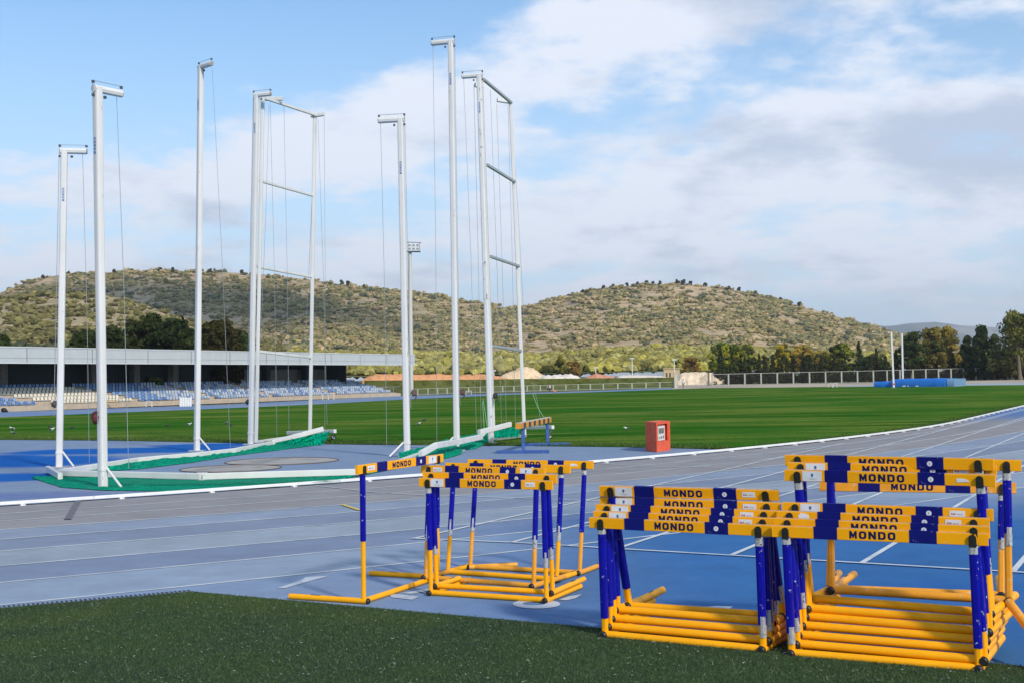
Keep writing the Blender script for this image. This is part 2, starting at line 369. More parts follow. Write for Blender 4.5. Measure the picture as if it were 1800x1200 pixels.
# throwing area inside the kerb
m_apron = ground_mat('apron_surface', 'Col', [], bump=0.2, bscale=80, speck=0.08, rough=0.85)
gl = [G(-260, 770), G(0, 772.5), G(200, 774), G(440, 778.5), G(640, 781), G(900, 783), G(1100, 785.5), G(1190, 787.5), G(1292, 790)]
def blob(x, y, cx, cy, rx, ry, w):
    q = ((x-cx)/rx)**2+((y-cy)/ry)**2; return ss(1.25, 0.75, q+0.55*w) if q < 3 else 0
BL = [G(40, 812), G(260, 790), G(380, 781), G(60, 838), G(40, 870), G(1090, 787)]
def apron_col(x, y):
    w = fbm(x*0.35, y*0.5, 2.0); w2 = fbm(x*1.2, y*1.2, 4.0)
    c = np.array([0.200, 0.270, 0.390]); c = c*(1+0.05*w2)
    k = max(0, blob(x, y, BL[0].x-2, BL[0].y+0.3, 4.2, 2.6, w), blob(x, y, BL[1].x, BL[1].y, 3.6, 1.6, w), blob(x, y, BL[2].x, BL[2].y-0.3, 2.0, 1.0, w), blob(x, y, BL[3].x-1, BL[3].y, 2.6, 1.0, w))
    c = c*(1-k)+np.array([0.020, 0.115, 0.40])*k
    k = 0.75*blob(x, y, BL[4].x, BL[4].y, 1.8, 0.7, w); c = c*(1-k)+np.array([0.10, 0.15, 0.36])*k
    k = ss(-1.5, 1.5, w2+w)*0.30*ss(-4, -7, x)*ss(24, 20, y); c = c*(1-k)+np.array([0.27, 0.31, 0.36])*k
    return c
V = []; Fq = []; Cc = []; nn_ = 60
def along(poly, t):
    L = [0]
    for a, b in zip(poly, poly[1:]): L.append(L[-1]+(b-a).length)
    d = t*L[-1]
    for i in range(len(poly)-1):
        if d <= L[i+1] or i == len(poly)-2: return poly[i].lerp(poly[i+1], (d-L[i])/(L[i+1]-L[i]))
S_END = -16.2
for i in range(nn_*3+1):
    t = i/(nn_*3); a = along(gl, t); s = -52+(S_END+52)*t; b = track_pt(s, -0.05); b = Vector((b[0], b[1], 0))
    for j in range(nn_+1):
        p = b.lerp(a, j/nn_); V.append((p.x, p.y, 0.004)); Cc.append(apron_col(p.x, p.y))
for i in range(nn_*3):
    for j in range(nn_): Fq.append((i*(nn_+1)+j, i*(nn_+1)+j+1, (i+1)*(nn_+1)+j+1, (i+1)*(nn_+1)+j))
npmesh('throwing_area', V, Fq, m_apron, cols=Cc, kind='structure')

# concrete throwing circles
m_conc = ground_mat('circle_concrete', (0.36, 0.35, 0.34), [((0.25, 0.25, 0.25), 1.2, (1, 1, 1), 0.5, 0.62, 1)], bump=0.1)
def circle(cx, r, name):
    mb = MB(); n = 48
    mb.add([(cx.x+r*math.cos(2*math.pi*i/n), cx.y+r*math.sin(2*math.pi*i/n), 0.010) for i in range(n)], [tuple(range(n))])
    mb.build(name, m_conc, kind='structure')
    mb = MB(); mb.tube([(cx.x+(r+.01)*math.cos(2*math.pi*i/n), cx.y+(r+.01)*math.sin(2*math.pi*i/n), 0.012) for i in range(n+1)], 0.012, 6, cap=False)
    mb.build('circle_rim', mat('rim_steel', (0.13, 0.10, 0.08), 0.6, 0.5), kind='structure')
circle(G(496, 810.5), 1.22, 'throwing_circle'); circle(G(406, 823.5), 1.00, 'throwing_circle')

# infield grass
m_grass = ground_mat('infield_grass', (0.036, 0.124, 0.014), [
    ((0.120, 0.175, 0.030), 0.11, (0.6, 1.1, 1, 0.1), 0.43, 0.60, 3), ((0.018, 0.090, 0.008), 0.22, (0.35, 2.0, 1, -0.05), 0.50, 0.62, 11),
    ((0.190, 0.220, 0.080), 0.40, (0.35, 2.2, 1, 0.05), 0.60, 0.68, 21), ((0.02, 0.06, 0.012), 3.2, (0.6, 1.4, 1), 0.55, 0.72, 5)], bump=0.9, bscale=9, speck=0.22)
far = [G(1900, 674.5), G(1800, 676), G(1540, 678.5), G(1245, 681.5), G(1185, 683.5), G(1050, 688.5), G(900, 693), G(800, 697.5), G(700, 702), G(560, 710), G(400, 717), G(200, 725), G(0, 733), G(-260, 744)]
right_edge = [track_pt(s, -0.06) for s in np.arange(S_END, 75, 1.0)]
poly = [(p.x, p.y) for p in gl[:-1]]+[tuple(p) for p in right_edge]+[(p.x, p.y) for p in far]
bm = bmesh.new(); vs = [bm.verts.new((x, y, 0.016)) for x, y in poly]; f = bm.faces.new(vs); bmesh.ops.recalc_face_normals(bm, faces=[f])
if f.normal.z < 0: f.normal_flip()
bmesh.ops.triangulate(bm, faces=[f]); me = bpy.data.meshes.new('infield_grass'); bm.to_mesh(me); bm.free(); me.materials.append(m_grass)
o = bpy.data.objects.new('infield_grass', me); C.objects.link(o); o['kind'] = 'structure'
# ragged grass edge and tufts where the field meets the blue surface
def blades(n, sampler, h, w, colf, name, m, lean=0.5):
    P = np.array([sampler() for _ in range(n)]); a = rng.uniform(0, 2*np.pi, n); hh = rng.uniform(*h, n); ww = w*rng.uniform(.6, 1.3, n)
    dx, dy = np.cos(a)*ww/2, np.sin(a)*ww/2; lx, ly = rng.normal(0, lean, n)*hh, rng.normal(0, lean, n)*hh
    V = np.zeros((n, 3, 3)); V[:, 0] = P+np.stack([dx, dy, 0*dx], 1); V[:, 1] = P-np.stack([dx, dy, 0*dx], 1); V[:, 2] = P+np.stack([lx, ly, hh], 1)
    cols = np.repeat(np.array([colf() for _ in range(n)]), 3, axis=0)
    return npmesh(name, V.reshape(-1, 3), np.arange(n*3).reshape(n, 3), m, cols=cols, kind='stuff')
m_blade = mat('grass_blade', attr='Col', rough=0.8, spec=0.2, transl=0.25)
def edge_s():
    t = random.random(); 
    if random.random() < 0.75: p = along(gl, t); q = p+Vector((0, abs(random.gauss(0, 0.9)), 0)); return (q.x, q.y, 0.012)
    s = random.uniform(S_END, 20); p = track_pt(s, -0.08-abs(random.gauss(0, 0.35))); return (p[0], p[1], 0.012)
def gcol():
    k = random.random(); a = np.array([0.045, 0.115, 0.018]) if k < .55 else (np.array([0.11, 0.16, 0.035]) if k < .9 else np.array([0.19, 0.20, 0.08])); return a*random.uniform(.7, 1.25)
tag(blades(26000, edge_s, (0.03, 0.075), 0.018, gcol, 'grass_edge', m_blade), 'ragged green grass growing along the near edge of the infield', 'grass')

# strip of track beyond the field, sandy run-up ground beyond that
m_far = ground_mat('far_track', (0.16, 0.245, 0.42), [((0.23, 0.28, 0.36), 0.1, (1, 1, 1), 0.45, 0.6, 2)], bump=0.05)
farlow = [G(u, v) for u, v in ((-260, 746), (0, 735), (400, 719), (700, 704), (800, 699), (900, 695), (1050, 690.5), (1185, 685))]
farup = [G(u, v) for u, v in ((1185, 681), (1050, 686), (900, 690.5), (800, 693), (700, 695), (400, 710), (0, 723.5), (-260, 733))]
poly_flat('far_track', farlow+farup, 0.004, m_far)
m_sand = ground_mat('pale_sand', (0.46, 0.39, 0.32), [((0.36, 0.31, 0.26), 0.08, (1, 1, 1), 0.45, 0.6, 2)], bump=0.2, bscale=6)
poly_flat('sandy_path', [G(1180, 686), G(1245, 684), G(1540, 681), G(1700, 679), G(2000, 677), G(2000, 666), G(1750, 667.5), G(1540, 672), G(1245, 676.5), G(1190, 668)], 0.006, m_sand)
poly_flat('pale_apron', [G(1480, 681), G(1700, 679), G(2000, 677), G(2000, 670), G(1700, 673.5), G(1480, 677.8)], 0.010, ground_mat('pale_apron', (0.33, 0.40, 0.44), [], bump=0.1))

# white aluminium kerb with little feet
m_kerb = mat('white_kerb', (0.72, 0.73, 0.74), 0.45, var=0.08, vscale=3, col2=(0.45, 0.46, 0.46), thr=(0.60, 0.68), cscale=5)
kerb = empty('track_kerb', (*track_pt(-30, 0), 0), 'white raised metal kerb rail on small feet along the inside edge of the running track', 'kerb')
Pk = [Vector((*track_pt(s, 0.0), 0.046)) for s in np.arange(-52, 72, 0.8)]
inv = kerb.location
mb = MB(); vs = []
for i, p in enumerate(Pk):
    d = (Pk[min(i+1, len(Pk)-1)]-Pk[max(i-1, 0)]).normalized(); n = Vector((-d.y, d.x, 0)); 
    for (a, z) in ((-.025, -.022), (.025, -.022), (.025, .012), (.015, .022), (-.015, .022), (-.025, .012)): vs.append(p+n*a+Vector((0, 0, z))-inv)
fs = []
for i in range(len(Pk)-1):
    for k in range(6): fs.append((i*6+k, i*6+(k+1) % 6, (i+1)*6+(k+1) % 6, (i+1)*6+k))
mb.add(vs, fs); mb.build('rail', m_kerb, kerb)
fm = MB().box(-.035, .035, -.075, .03, 0, .022, 0).box(-.012, .012, -.012, .012, .02, .03).mesh('foot'); fm.materials.append(m_kerb)
for s in np.arange(-44, 24, 1.45):
    p = track_pt(s, 0.015); q = track_pt(s+.1, 0.015); a = math.atan2(q[1]-p[1], q[0]-p[0]); link_part('foot', fm, kerb, (p[0]-inv.x, p[1]-inv.y, 0), (0, 0, a))
_p = track_pt(-9.0, -0.02)

# drain grate and foreground turf
e0, e1, e2 = G(-300, 1097, 0.0), G(338, 1041.5, 0.0), G(2200, 1210, 0.0)
m_turf = ground_mat('artificial_turf', (0.048, 0.088, 0.036), [((0.040, 0.070, 0.044), 0.8, (1, 1, 1), 0.45, 0.6, 4), ((0.085, 0.125, 0.030), 0.5, (1, 1, 1), 0.52, 0.66, 9)], bump=0.8, bscale=160, speck=0.25)
TURF = [e0, e1, e2, Vector((14, -6, 0)), Vector((-14, -6, 0))]
poly_flat('artificial_turf', TURF, 0.014, m_turf, thick=0.014)
def in_view_turf():
    while True:
        v = random.uniform(1035, 1230); u = random.uniform(-60, 1860); p = G(u, v, 0.014)
        # denser where pixels are larger
        if random.random() > (9.5/max(p.y, .1))**0 * min(1, (p.y/9.5)**2): continue
        d1 = (e1-e0); d2 = (e2-e1)
        if (d1.x*(p.y-e0.y)-d1.y*(p.x-e0.x)) < 0.004 and (d2.x*(p.y-e1.y)-d2.y*(p.x-e1.x)) < 0.004: return (p.x, p.y, 0.013)
def tcol():
    p = random.random()
    if p < .50: a = np.array([0.068, 0.112, 0.050])
    elif p < .80: a = np.array([0.054, 0.092, 0.056])
    elif p < .965: a = np.array([0.115, 0.165, 0.055])
    else: a = np.array([0.24, 0.27, 0.17])
    return a*random.uniform(.65, 1.35)
tag(blades(170000, in_view_turf, (0.006, 0.020), 0.0045, tcol, 'turf_blades', m_blade, 0.9), 'short dark green artificial turf blades covering the foreground', 'turf')
V = []; Fq = []; Cc = []
for _ in range(700):
    x, y, z = in_view_turf(); a = random.uniform(0, 6.28); l = random.uniform(.003, .012)*random.choice((1, 1, 1.5)); w = random.uniform(.002, .005); o = len(V); c, s = math.cos(a), math.sin(a); z = .026
    for (p, q, h) in ((-l, -w, 0), (l, -w*.6, .004), (l*.8, w, .002), (-l*.7, w*.8, .003)): V.append((x+c*p-s*q, y+s*p+c*q, z+h))
    Fq.append((o, o+1, o+2, o+3)); Cc += [np.array([0.36, 0.39, 0.33])*random.uniform(.4, 1.15)]*4
tag(npmesh('turf_litter', V, Fq, mat('litter', attr='Col', rough=.8), cols=Cc, kind='stuff'), 'pale dry bits and flecks scattered over the dark green turf', 'litter')

d1 = (e1-e0).normalized(); n1_ = Vector((-d1.y, d1.x, 0)); L1 = (e1-e0).length
grate = empty('drain_grate', (e1.x, e1.y, 0), 'blue grey slotted drain channel between the turf and the outer lane line at lower left', 'drain')
ori = grate.location
mb = MB(); mb.bar(e0+n1_*.055+Vector((0, 0, .007))-ori, e1+n1_*.055+Vector((0, 0, .007))-ori, .10, .013); mb.build('channel', mat('grate_blue', (0.17, 0.24, 0.38), .7, var=.1), grate)
mb = MB(); s = 0.02
while s < L1-.02:
    p = e1-d1*s+n1_*.05-ori; mb.bar(p-n1_*.034+Vector((0, 0, .0145)), p+n1_*.034+Vector((0, 0, .0145)), .014, .005); s += .036
mb.build('slots', mat('slot_black', (0.02, 0.02, 0.03), .9), grate)

# ------------------------------------------------------------------ hurdles
m_or = mat('orange_paint', (0.94, 0.405, 0.003), 0.45, spec=.25, var=0.07, vscale=6, col2=(0.62, 0.46, 0.30), thr=(0.665, 0.70), cscale=22, cdetail=6)
m_orb = mat('orange_bar', (0.94, 0.405, 0.003), 0.5, spec=.2, var=0.05, vscale=4, col2=(0.66, 0.42, 0.22), thr=(0.685, 0.72), cscale=14, cdetail=6)
m_ors = mat('orange_scuffed', (0.78, 0.33, 0.015), 0.5, var=0.12, vscale=9, col2=(0.62, 0.50, 0.38), thr=(0.60, 0.66), cscale=24, cdetail=7)
m_bl = mat('blue_paint', (0.004, 0.005, 0.30), 0.42, spec=.18, var=0.12, vscale=8, col2=(0.50, 0.52, 0.56), thr=(0.655, 0.68), cscale=30, cdetail=5)
m_blb = mat('blue_band', (0.005, 0.008, 0.15), 0.5, spec=.15, var=0.10, vscale=8, col2=(0.26, 0.30, 0.45), thr=(0.68, 0.72), cscale=26, cdetail=6)
m_bare = mat('bare_metal', (0.50, 0.51, 0.52), 0.5, 0.35, var=0.15, vscale=40, col2=(0.04, 0.045, 0.12), thr=(0.60, 0.63), cscale=55)
m_blk = mat('black_plastic', (0.012, 0.014, 0.012), 0.45, var=0.2, vscale=30)
m_edge = mat('worn_edge', (0.50, 0.33, 0.22), 0.7, var=0.15, vscale=30)
m_ink = mat('ink_navy', (0.010, 0.012, 0.070), 0.6, spec=.1, var=0.1, vscale=30, col2=(0.80, 0.42, 0.10), thr=(0.64, 0.67), cscale=34, cdetail=6)
m_wht = mat('white_sticker', (0.72, 0.74, 0.78), 0.45, var=0.05, vscale=20, col2=(0.45, 0.40, 0.36), thr=(0.68, 0.72), cscale=60)
m_grey = mat('sticker_grey', (0.30, 0.31, 0.36), 0.6); m_red = mat('sticker_red', (0.42, 0.06, 0.10), 0.6); m_crest = mat('sticker_blue', (0.06, 0.16, 0.40), 0.6)

def letters(mb, text, x0, x1, z0, z1, y, t=0.0006, ext_y=-1, gp=0.045):
    """heavy block capitals in the XZ plane"""
    n = len(text); W = x1-x0; H = z1-z0; gap = W*gp; cw = (W-gap*(n-1))/n; st = cw*0.30
    for i, ch in enumerate(text):
        a = x0+i*(cw+gap); b = a+cw
        def pl(pts): mb.prism([Vector((px, y, pz)) for px, pz in pts], 0, 0, (0, ext_y*t, 0))
        if ch == 'M':
            pl([(a, z0), (a+st*.85, z0), (a+st*.85, z1), (a, z1)]); pl([(b-st*.85, z0), (b, z0), (b, z1), (b-st*.85, z1)])
            pl([(a+st*.85, z1), (a+st*.85, z0+H*.45), (a+cw/2, z0), (a+cw/2, z0+H*.55)]); pl([(a+cw/2, z0), (b-st*.85, z0+H*.45), (b-st*.85, z1), (a+cw/2, z0+H*.55)])
        elif ch == 'N':
            pl([(a, z0), (a+st, z0), (a+st, z1), (a, z1)]); pl([(b-st, z0), (b, z0), (b, z1), (b-st, z1)]); pl([(a+st, z1), (a+st, z1-H*.45), (b-st, z0), (b-st, z0+H*.45)])
        else:
            k = 10; out = []; inn = []
            for j in range(k*4):
                th = 2*math.pi*j/(k*4); c, s = math.cos(th), math.sin(th); e = 0.62
                ox = math.copysign(abs(c)**e, c); oz = math.copysign(abs(s)**e, s)
                if ch == 'D' and c < 0: ox = -1 if abs(s) < .999 else 0; oz = s if abs(c) > .3 else math.copysign(1, s)
                out.append((a+cw/2+ox*cw/2, (z0+z1)/2+oz*H/2)); inn.append((a+cw/2+ox*(cw/2-st), (z0+z1)/2+oz*(H/2-st*.80)))
            for j in range(k*4):
                q = (j+1) % (k*4); A, B, Cq, D = out[j], out[q], inn[q], inn[j]
                vs = [Vector((p[0], y, p[1])) for p in (A, B, Cq, D)]; vs += [v+Vector((0, ext_y*t, 0)) for v in vs]
                mb.add(vs, [(0, 1, 2, 3), (7, 6, 5, 4), (0, 4, 5, 1), (2, 6, 7, 3)])
    return mb

TR = 0.0235  # tube radius of the middle cluster; the stacked ones are fatter
def hurdle(A, B, z0, h, tilt, lat, label, group, stickers='EC S', rigid=False, flip=False, scuff=False, legs=(0.70, 0.70), swing=None, sleeve=0.62, dark=False):
    TR = 0.0225 if 'middle' in group else 0.0268; PW = 0.042 if 'middle' in group else 0.050
    A = Vector((*A, 0)); B = Vector((*B, 0)); cd = (B-A); w = cd.length; yaw = math.atan2(cd.y, cd.x); mid = (A+B)/2
    root = empty('hurdle', (mid.x, mid.y, z0-TR), label, 'hurdle', group, (R_(tilt) if rigid else 0, 0, yaw))
    th = 0 if rigid else R_(tilt); W = w/2; m_o = m_ors if scuff else m_or
    up = Vector((math.sin(R_(lat)), -math.sin(th), math.cos(th)))
    fy = -1 if flip else 1
    # base
    mb = MB(); mb.tube([(-W+.02, .012, TR), (W-.02, .012, TR)], TR, 14); mb.build('base_bar', m_o, root)
    for i, sx in enumerate((-1, 1)):
        L = legs[i]; e = Vector((sx*W, fy*L, TR)); e0_ = Vector((sx*W, -.028*fy, TR))
        if swing and i == swing[0]: e = Vector((sx*W, 0, TR))+Vector(swing[1])
        leg = MB(); leg.tube([e0_, e], TR, 14); lo = leg.build('leg', m_o, root)
        d = (e0_-e).normalized(); cp = MB(); cp.tube([e0_-d*.006, e0_+d*.004, e0_+d*.013], [TR*1.10, TR*1.08, TR*.7], 14); cp.build('end_cap', m_blk, lo)
        sl = MB(); c0 = e0_.lerp(e, .60)+Vector((0, 0, TR*.55)); sl.bar(c0, c0-d*.09, .013, TR*1.0); sl.build('slot', m_blk, lo)
    # posts
    H = h-.05-TR                       # cap centre above the tube axis
    zb = TR
    def at(sx, dist, y=0): return Vector((sx*W, .012+y, zb))+up*dist
    bar_b = H-.033; bar_t = H+.045
    for sx in (-1, 1):
        sl_b = max(.045, H-sleeve+random.uniform(-.012, .012))
        mb = MB(); mb.bar(at(sx, .005), at(sx, sl_b+.14), PW-.008, PW-.008, .012); po = mb.build('post', m_o, root)
        mb = MB(); mb.bar(at(sx, sl_b+random.uniform(.02, .09)), at(sx, H-.02), PW, PW, .014); mb.build('sleeve', m_bl, po)
        # chipped bare-metal end of the sleeve
        if random.random() < .65:
            q = random.uniform(.03, .12); a_, b_ = at(sx, sl_b), at(sx, sl_b+q+.03); o_ = Vector((PW*.10, -PW*.08, 0)); mb = MB(); mb.bar(a_+o_, b_+o_, PW-.010, PW-.006, .013); mb.build('bare_end', m_bare, po)
        if random.random() < .8:
            mb = MB(); mb.bar(at(sx, H-.065-random.uniform(0, .03)), at(sx, H-.03), PW+.0015, PW+.0015, .014); mb.build('bare_collar', m_bare, po)
        # arched black cap that clasps the bar
        c = at(sx, 0, -PW/2-.003); pts = []
        sd = Vector((1, 0, 0))
        for (px, pz) in [(-.021, H-.038), (.021, H-.038), (.021, H+.014)]+[(.021*math.cos(a), H+.014+.021*math.sin(a)) for a in (.5, 1.0, 1.57, 2.14, 2.64)]+[(-.021, H+.014)]:
            pts.append(c+sd*px+up*pz)
        mb = MB(); mb.prism(pts, 0, 0, (0, .018, 0)); mb.tube([c+up*H*1+Vector((0, .0, 0)), c+up*H+Vector((0, -.004, 0))], .007, 8); mb.build('post_cap', m_blk, po)
    # crossbar
    BL_ = w*1.155; hb = .070; yb = .012-.004; zc = zb+(bar_b+bar_t)/2*up.z
    cx = up.x*(H); cy = up.y*H
    bar = bpy.data.objects.new('crossbar', None)
    mb = MB(); x0, x1 = -BL_/2, BL_/2; hz = hb/2
    mb.bar((x0, 0, 0), (x1, 0, 0), .022, hb, .003, up=(0, 0, 1))
    bar = mb.build('crossbar', m_ors if dark else m_orb, root, (cx, yb+cy, zc+.001), (th, 0, 0))
    mb = MB(); mb.bar((x0+.002, .001, hz+.0012), (x1-.002, .001, hz+.0012), .019, .003); mb.build('top_edge', m_edge, bar)
    fx = lambda t: x0+BL_*t
    yf = -.0115
    for (a, b) in ((.205, .318), (.652, .776)):
        mb = MB(); mb.box(fx(a), fx(b), -.0122, .0122, -hz-.001, hz+.0035); mb.build('blue_band', m_blb, bar)
    mb = MB(); letters(mb, 'MONDO', fx(.376), fx(.590), -hz*.66, hz*.66, yf); mb.build('lettering', m_ink, bar)
    def sticker(t0, t1, z0_, z1_, kind):
        mb = MB()
        if kind == 'torn':
            pts = [(fx(t0), z0_), (fx(t1), z0_+.004), (fx(t1)-.004, z1_-.010), (fx(t0)+(fx(t1)-fx(t0))*.6, z1_-.002), (fx(t0)+.01, z1_), (fx(t0)-.003, z0_+.02)]
            mb.prism([Vector((p, yf, q)) for p, q in pts], 0, 0, (0, -.0012, 0)); mb.build('torn_sticker', m_wht, bar); return
        mb.box(fx(t0), fx(t1), yf-.0012, yf, z0_, z1_); so = mb.build('sticker', m_wht, bar)
        return so
    def crest(tc_):
        x = fx(tc_); mb = MB(); y = yf-.0012
        mb.prism([Vector((x+a, y, b)) for a, b in ((-.008, .002), (0, -.008), (.008, .002), (.008, .014), (.004, .018), (0, .016), (-.004, .018), (-.008, .014))], 0, 0, (0, -.0005, 0))
        mb.build('crest_print', m_crest, bar)
        mb = MB(); mb.box(x-.030, x+.030, y-.0005, y, -.0165, -.0145); mb.box(x-.016, x+.016, y-.0005, y, -.0215, -.0198); mb.build('fine_print', m_grey, bar)
    def sponsor(t0, t1):
        x = fx(t0); W_ = fx(t1)-x; y = yf-.0012; mb = MB()
        for k in range(3): mb.box(x+W_*(.12+.10*k), x+W_*(.19+.10*k), y-.0005, y, -.004, .006-.002*(k % 2))
        mb.build('logo_print', m_red, bar); mb = MB(); mb.box(x+W_*.48, x+W_*.88, y-.0005, y, .001, .003); mb.box(x+W_*.48, x+W_*.80, y-.0005, y, -.004, -.002); mb.build('fine_print', m_grey, bar)
    for s_ in stickers.split():
        if s_ == 'E': sticker(.092, .190, -hz*.88, hz*.88, 'w'); crest(.142)
        if s_ == 'e': sticker(.810, .905, -hz*.88, hz*.88, 'w'); crest(.857)
        if s_ == 'S': sticker(.806, .877, -hz*.42, hz*.60, 'w'); sponsor(.806, .877)
        if s_ == 's': sticker(.105, .180, -hz*.42, hz*.60, 'w'); sponsor(.105, .180)
        if s_ == 'T': sticker(.112, .165, -hz*.3, hz*.8, 'torn')
        if s_ == 't': sticker(.83, .885, -hz*.4, hz*.3, 'torn')
        if s_ == 'C':
            n = 20; mb = MB(); x = fx(.712)
            mb.prism([Vector((x+.016*math.cos(2*math.pi*i/n), -.0122, .016*math.sin(2*math.pi*i/n))) for i in range(n)], 0, 0, (0, -.0010, 0)); mb.build('round_sticker', m_wht, bar)
            mb = MB(); mb.box(x-.0022, x+.0022, -.0138, -.0132, -.007, .007); mb.build('round_mark', m_grey, bar)
    return root

GM, GL, GR = 'hurdles in the middle cluster', 'low hurdles stacked at centre right', 'hurdles piled at far right'
hurdle((-1.186, 10.007), (-0.671, 11.164), .024, 1.098, 0.4, -.2, 'tall orange and blue hurdle standing alone, leftmost of all and turned away', GM, 's C e')
hurdle((-0.695, 10.350), (0.232, 9.913), .024, .956, 0, -.7, 'front hurdle of the middle cluster with white crest sticker beside its left cap', GM, 'E C S')
hurdle((-0.650, 10.387), (0.283, 9.976), .071, .953, .8, -1.5, 'second hurdle of the middle cluster, nested just behind its front hurdle', GM, 'C', legs=(.42, .70))
hurdle((-0.780, 10.951), (0.139, 10.413), .054, .987, -5.8, -.4, 'middle cluster hurdle with crest sticker on the right end, third from the front', GM, 's C e', scuff=True, legs=(.40, .55))
hurdle((-0.616, 11.451), (0.344, 10.918), .024, 1.006, -7.9, .1, 'middle cluster hurdle second from the back, its left foot set on the blue track', GM, 'C', legs=(.42, .50))
hurdle((-0.423, 11.740), (0.560, 11.260), .024, 1.016, -8.5, .4, 'rearmost hurdle of the middle cluster with scraped silver right post', GM, 'C t', scuff=True, swing=(0, (.36, .26, 0)))
hurdle((0.589, 8.557), (1.542, 8.016), .024, .817, 1.4, -.4, 'lowest and front hurdle of the five low stacked hurdles, no white end stickers', GL, 'C', sleeve=.66)
hurdle((0.627, 8.599), (1.589, 8.060), .071, .806, .2, -1.5, 'second hurdle up in the low centre right stack, pale worn sponsor sticker', GL, 'E C S', sleeve=.66)
hurdle((0.654, 8.633), (1.612, 8.109), .118, .803, 1.8, -1.4, 'third hurdle up in the low centre right stack with scratched first blue band', GL, 'E C S', sleeve=.66)
hurdle((0.683, 8.692), (1.640, 8.162), .165, .801, 1.4, -1.4, 'fourth hurdle up in the low centre right stack with half hidden lettering', GL, 'E C S', sleeve=.66)
hurdle((0.775, 8.800), (1.735, 8.330), .170, .893, 12.5, -3.2, 'top hurdle of the low centre right stack, leaning forward with raised rear legs', GL, 'E C S', rigid=False, sleeve=.72)
hurdle((1.696, 7.898), (2.676, 7.406), .024, .821, 1.8, -1.1, 'bottom front hurdle of the far right pile without any stickers', GR, '', sleeve=.68)
hurdle((1.742, 7.946), (2.710, 7.417), .071, .816, 2.9, -2.4, 'second hurdle of the far right pile with only a round white sticker', GR, 'C', sleeve=.66)
hurdle((1.767, 7.990), (2.732, 7.468), .118, .806, 1.4, -2.9, 'third hurdle of the far right pile with torn white sticker by its left cap', GR, 'T C S', sleeve=.64)
hurdle((1.805, 8.045), (2.762, 7.514), .165, .807, 1.2, -2.1, 'fourth hurdle of the far right pile, highest of its four low crossbars', GR, 'E C S', sleeve=.62)
hurdle((1.838, 8.091), (2.784, 7.528), .212, .967, 4.0, -1.1, 'front one of the tall far right hurdles with torn sticker near its right cap', GR, 'E C t', sleeve=.60)
hurdle((1.855, 8.107), (2.811, 7.580), .259, .960, .4, -1.7, 'tall far right hurdle with red printed sponsor sticker, second of the high bars', GR, 'E C S', sleeve=.60)
hurdle((1.889, 8.202), (2.828, 7.606), .306, .960, 4.3, -2.3, 'topmost orange crossbar hurdle of the far right pile, round sticker only', GR, 'C', sleeve=.60)
def lift(u, v, z): p = G(u, v, z); return (p.x, p.y)
hurdle(lift(1457, 1034, .31), lift(1760, 1046, .31), .31, .755, -9, 2.2, 'scuffed hurdle behind the far right pile whose crossbar hangs just below the tall bars', GR, '', scuff=True, dark=True, sleeve=.38)
hurdle(lift(1461, 1036, .33), lift(1773.5, 1055, .33), .33, .90, -3, 0.2, 'rear hurdle of the far right pile with bright blue post and one leg splayed forward', GR, 'C', scuff=True, sleeve=.48, swing=(1, (.32, -.62, -.26)))

# ------------------------------------------------------------------ throwing cage
m_wp = mat('white_post', (0.64, 0.645, 0.64), 0.5, spec=.3, var=0.06, vscale=2.5, col2=(0.36, 0.35, 0.32), thr=(0.645, 0.70), cscale=9, cdetail=7, coat=0.1, stretch=(1, 1, .35))
m_wd = mat('chipped_white', (0.64, 0.65, 0.65), 0.5, var=0.06, vscale=3, col2=(0.16, 0.16, 0.17), thr=(0.62, 0.66), cscale=9, cdetail=7, stretch=(1, 1, .5))
m_net = mat('green_net', (0.0, 0.31, 0.175), 0.9, spec=.05, var=0.25, vscale=4, bump=0.6, bscale=35)
def net_grid(m):
    t = m.node_tree; b = t.nodes['Principled BSDF']; src = b.inputs['Base Color'].links[0].from_socket
    tcn = t.nodes.new('ShaderNodeTexCoord'); mp = t.nodes.new('ShaderNodeMapping'); mp.inputs['Rotation'].default_value = (0.3, .2, .5); t.links.new(tcn.outputs['Object'], mp.inputs[0])
    nz = t.nodes.new('ShaderNodeTexNoise'); nz.inputs['Scale'].default_value = 3; t.links.new(tcn.outputs['Object'], nz.inputs['Vector'])
    va = t.nodes.new('ShaderNodeVectorMath'); va.operation = 'MULTIPLY_ADD'; t.links.new(nz.outputs['Color'], va.inputs[0]); va.inputs[1].default_value = (.25, .25, .25); t.links.new(mp.outputs[0], va.inputs[2])
    sp = t.nodes.new('ShaderNodeSeparateXYZ'); t.links.new(va.outputs[0], sp.inputs[0]); outs = []
    for k in (0, 1):
        a = t.nodes.new('ShaderNodeMath'); a.operation = 'MULTIPLY'; a.inputs[1].default_value = 14; t.links.new(sp.outputs[k], a.inputs[0])
        f = t.nodes.new('ShaderNodeMath'); f.operation = 'FRACT'; t.links.new(a.outputs[0], f.inputs[0])
        g = t.nodes.new('ShaderNodeMath'); g.operation = 'GREATER_THAN'; g.inputs[1].default_value = .34; t.links.new(f.outputs[0], g.inputs[0]); outs.append(g.outputs[0])
    mm_ = t.nodes.new('ShaderNodeMath'); mm_.operation = 'MULTIPLY'; t.links.new(outs[0], mm_.inputs[0]); t.links.new(outs[1], mm_.inputs[1])
    mx_ = t.nodes.new('ShaderNodeMix'); mx_.data_type = 'RGBA'; t.links.new(mm_.outputs[0], mx_.inputs['Factor']); t.links.new(src, mx_.inputs['A']); mx_.inputs['B'].default_value = (0.0, .13, .09, 1)  # darker green openings paint the shade seen through the mesh
    t.links.new(mx_.outputs['Result'], b.inputs['Base Color'])
net_grid(m_net)
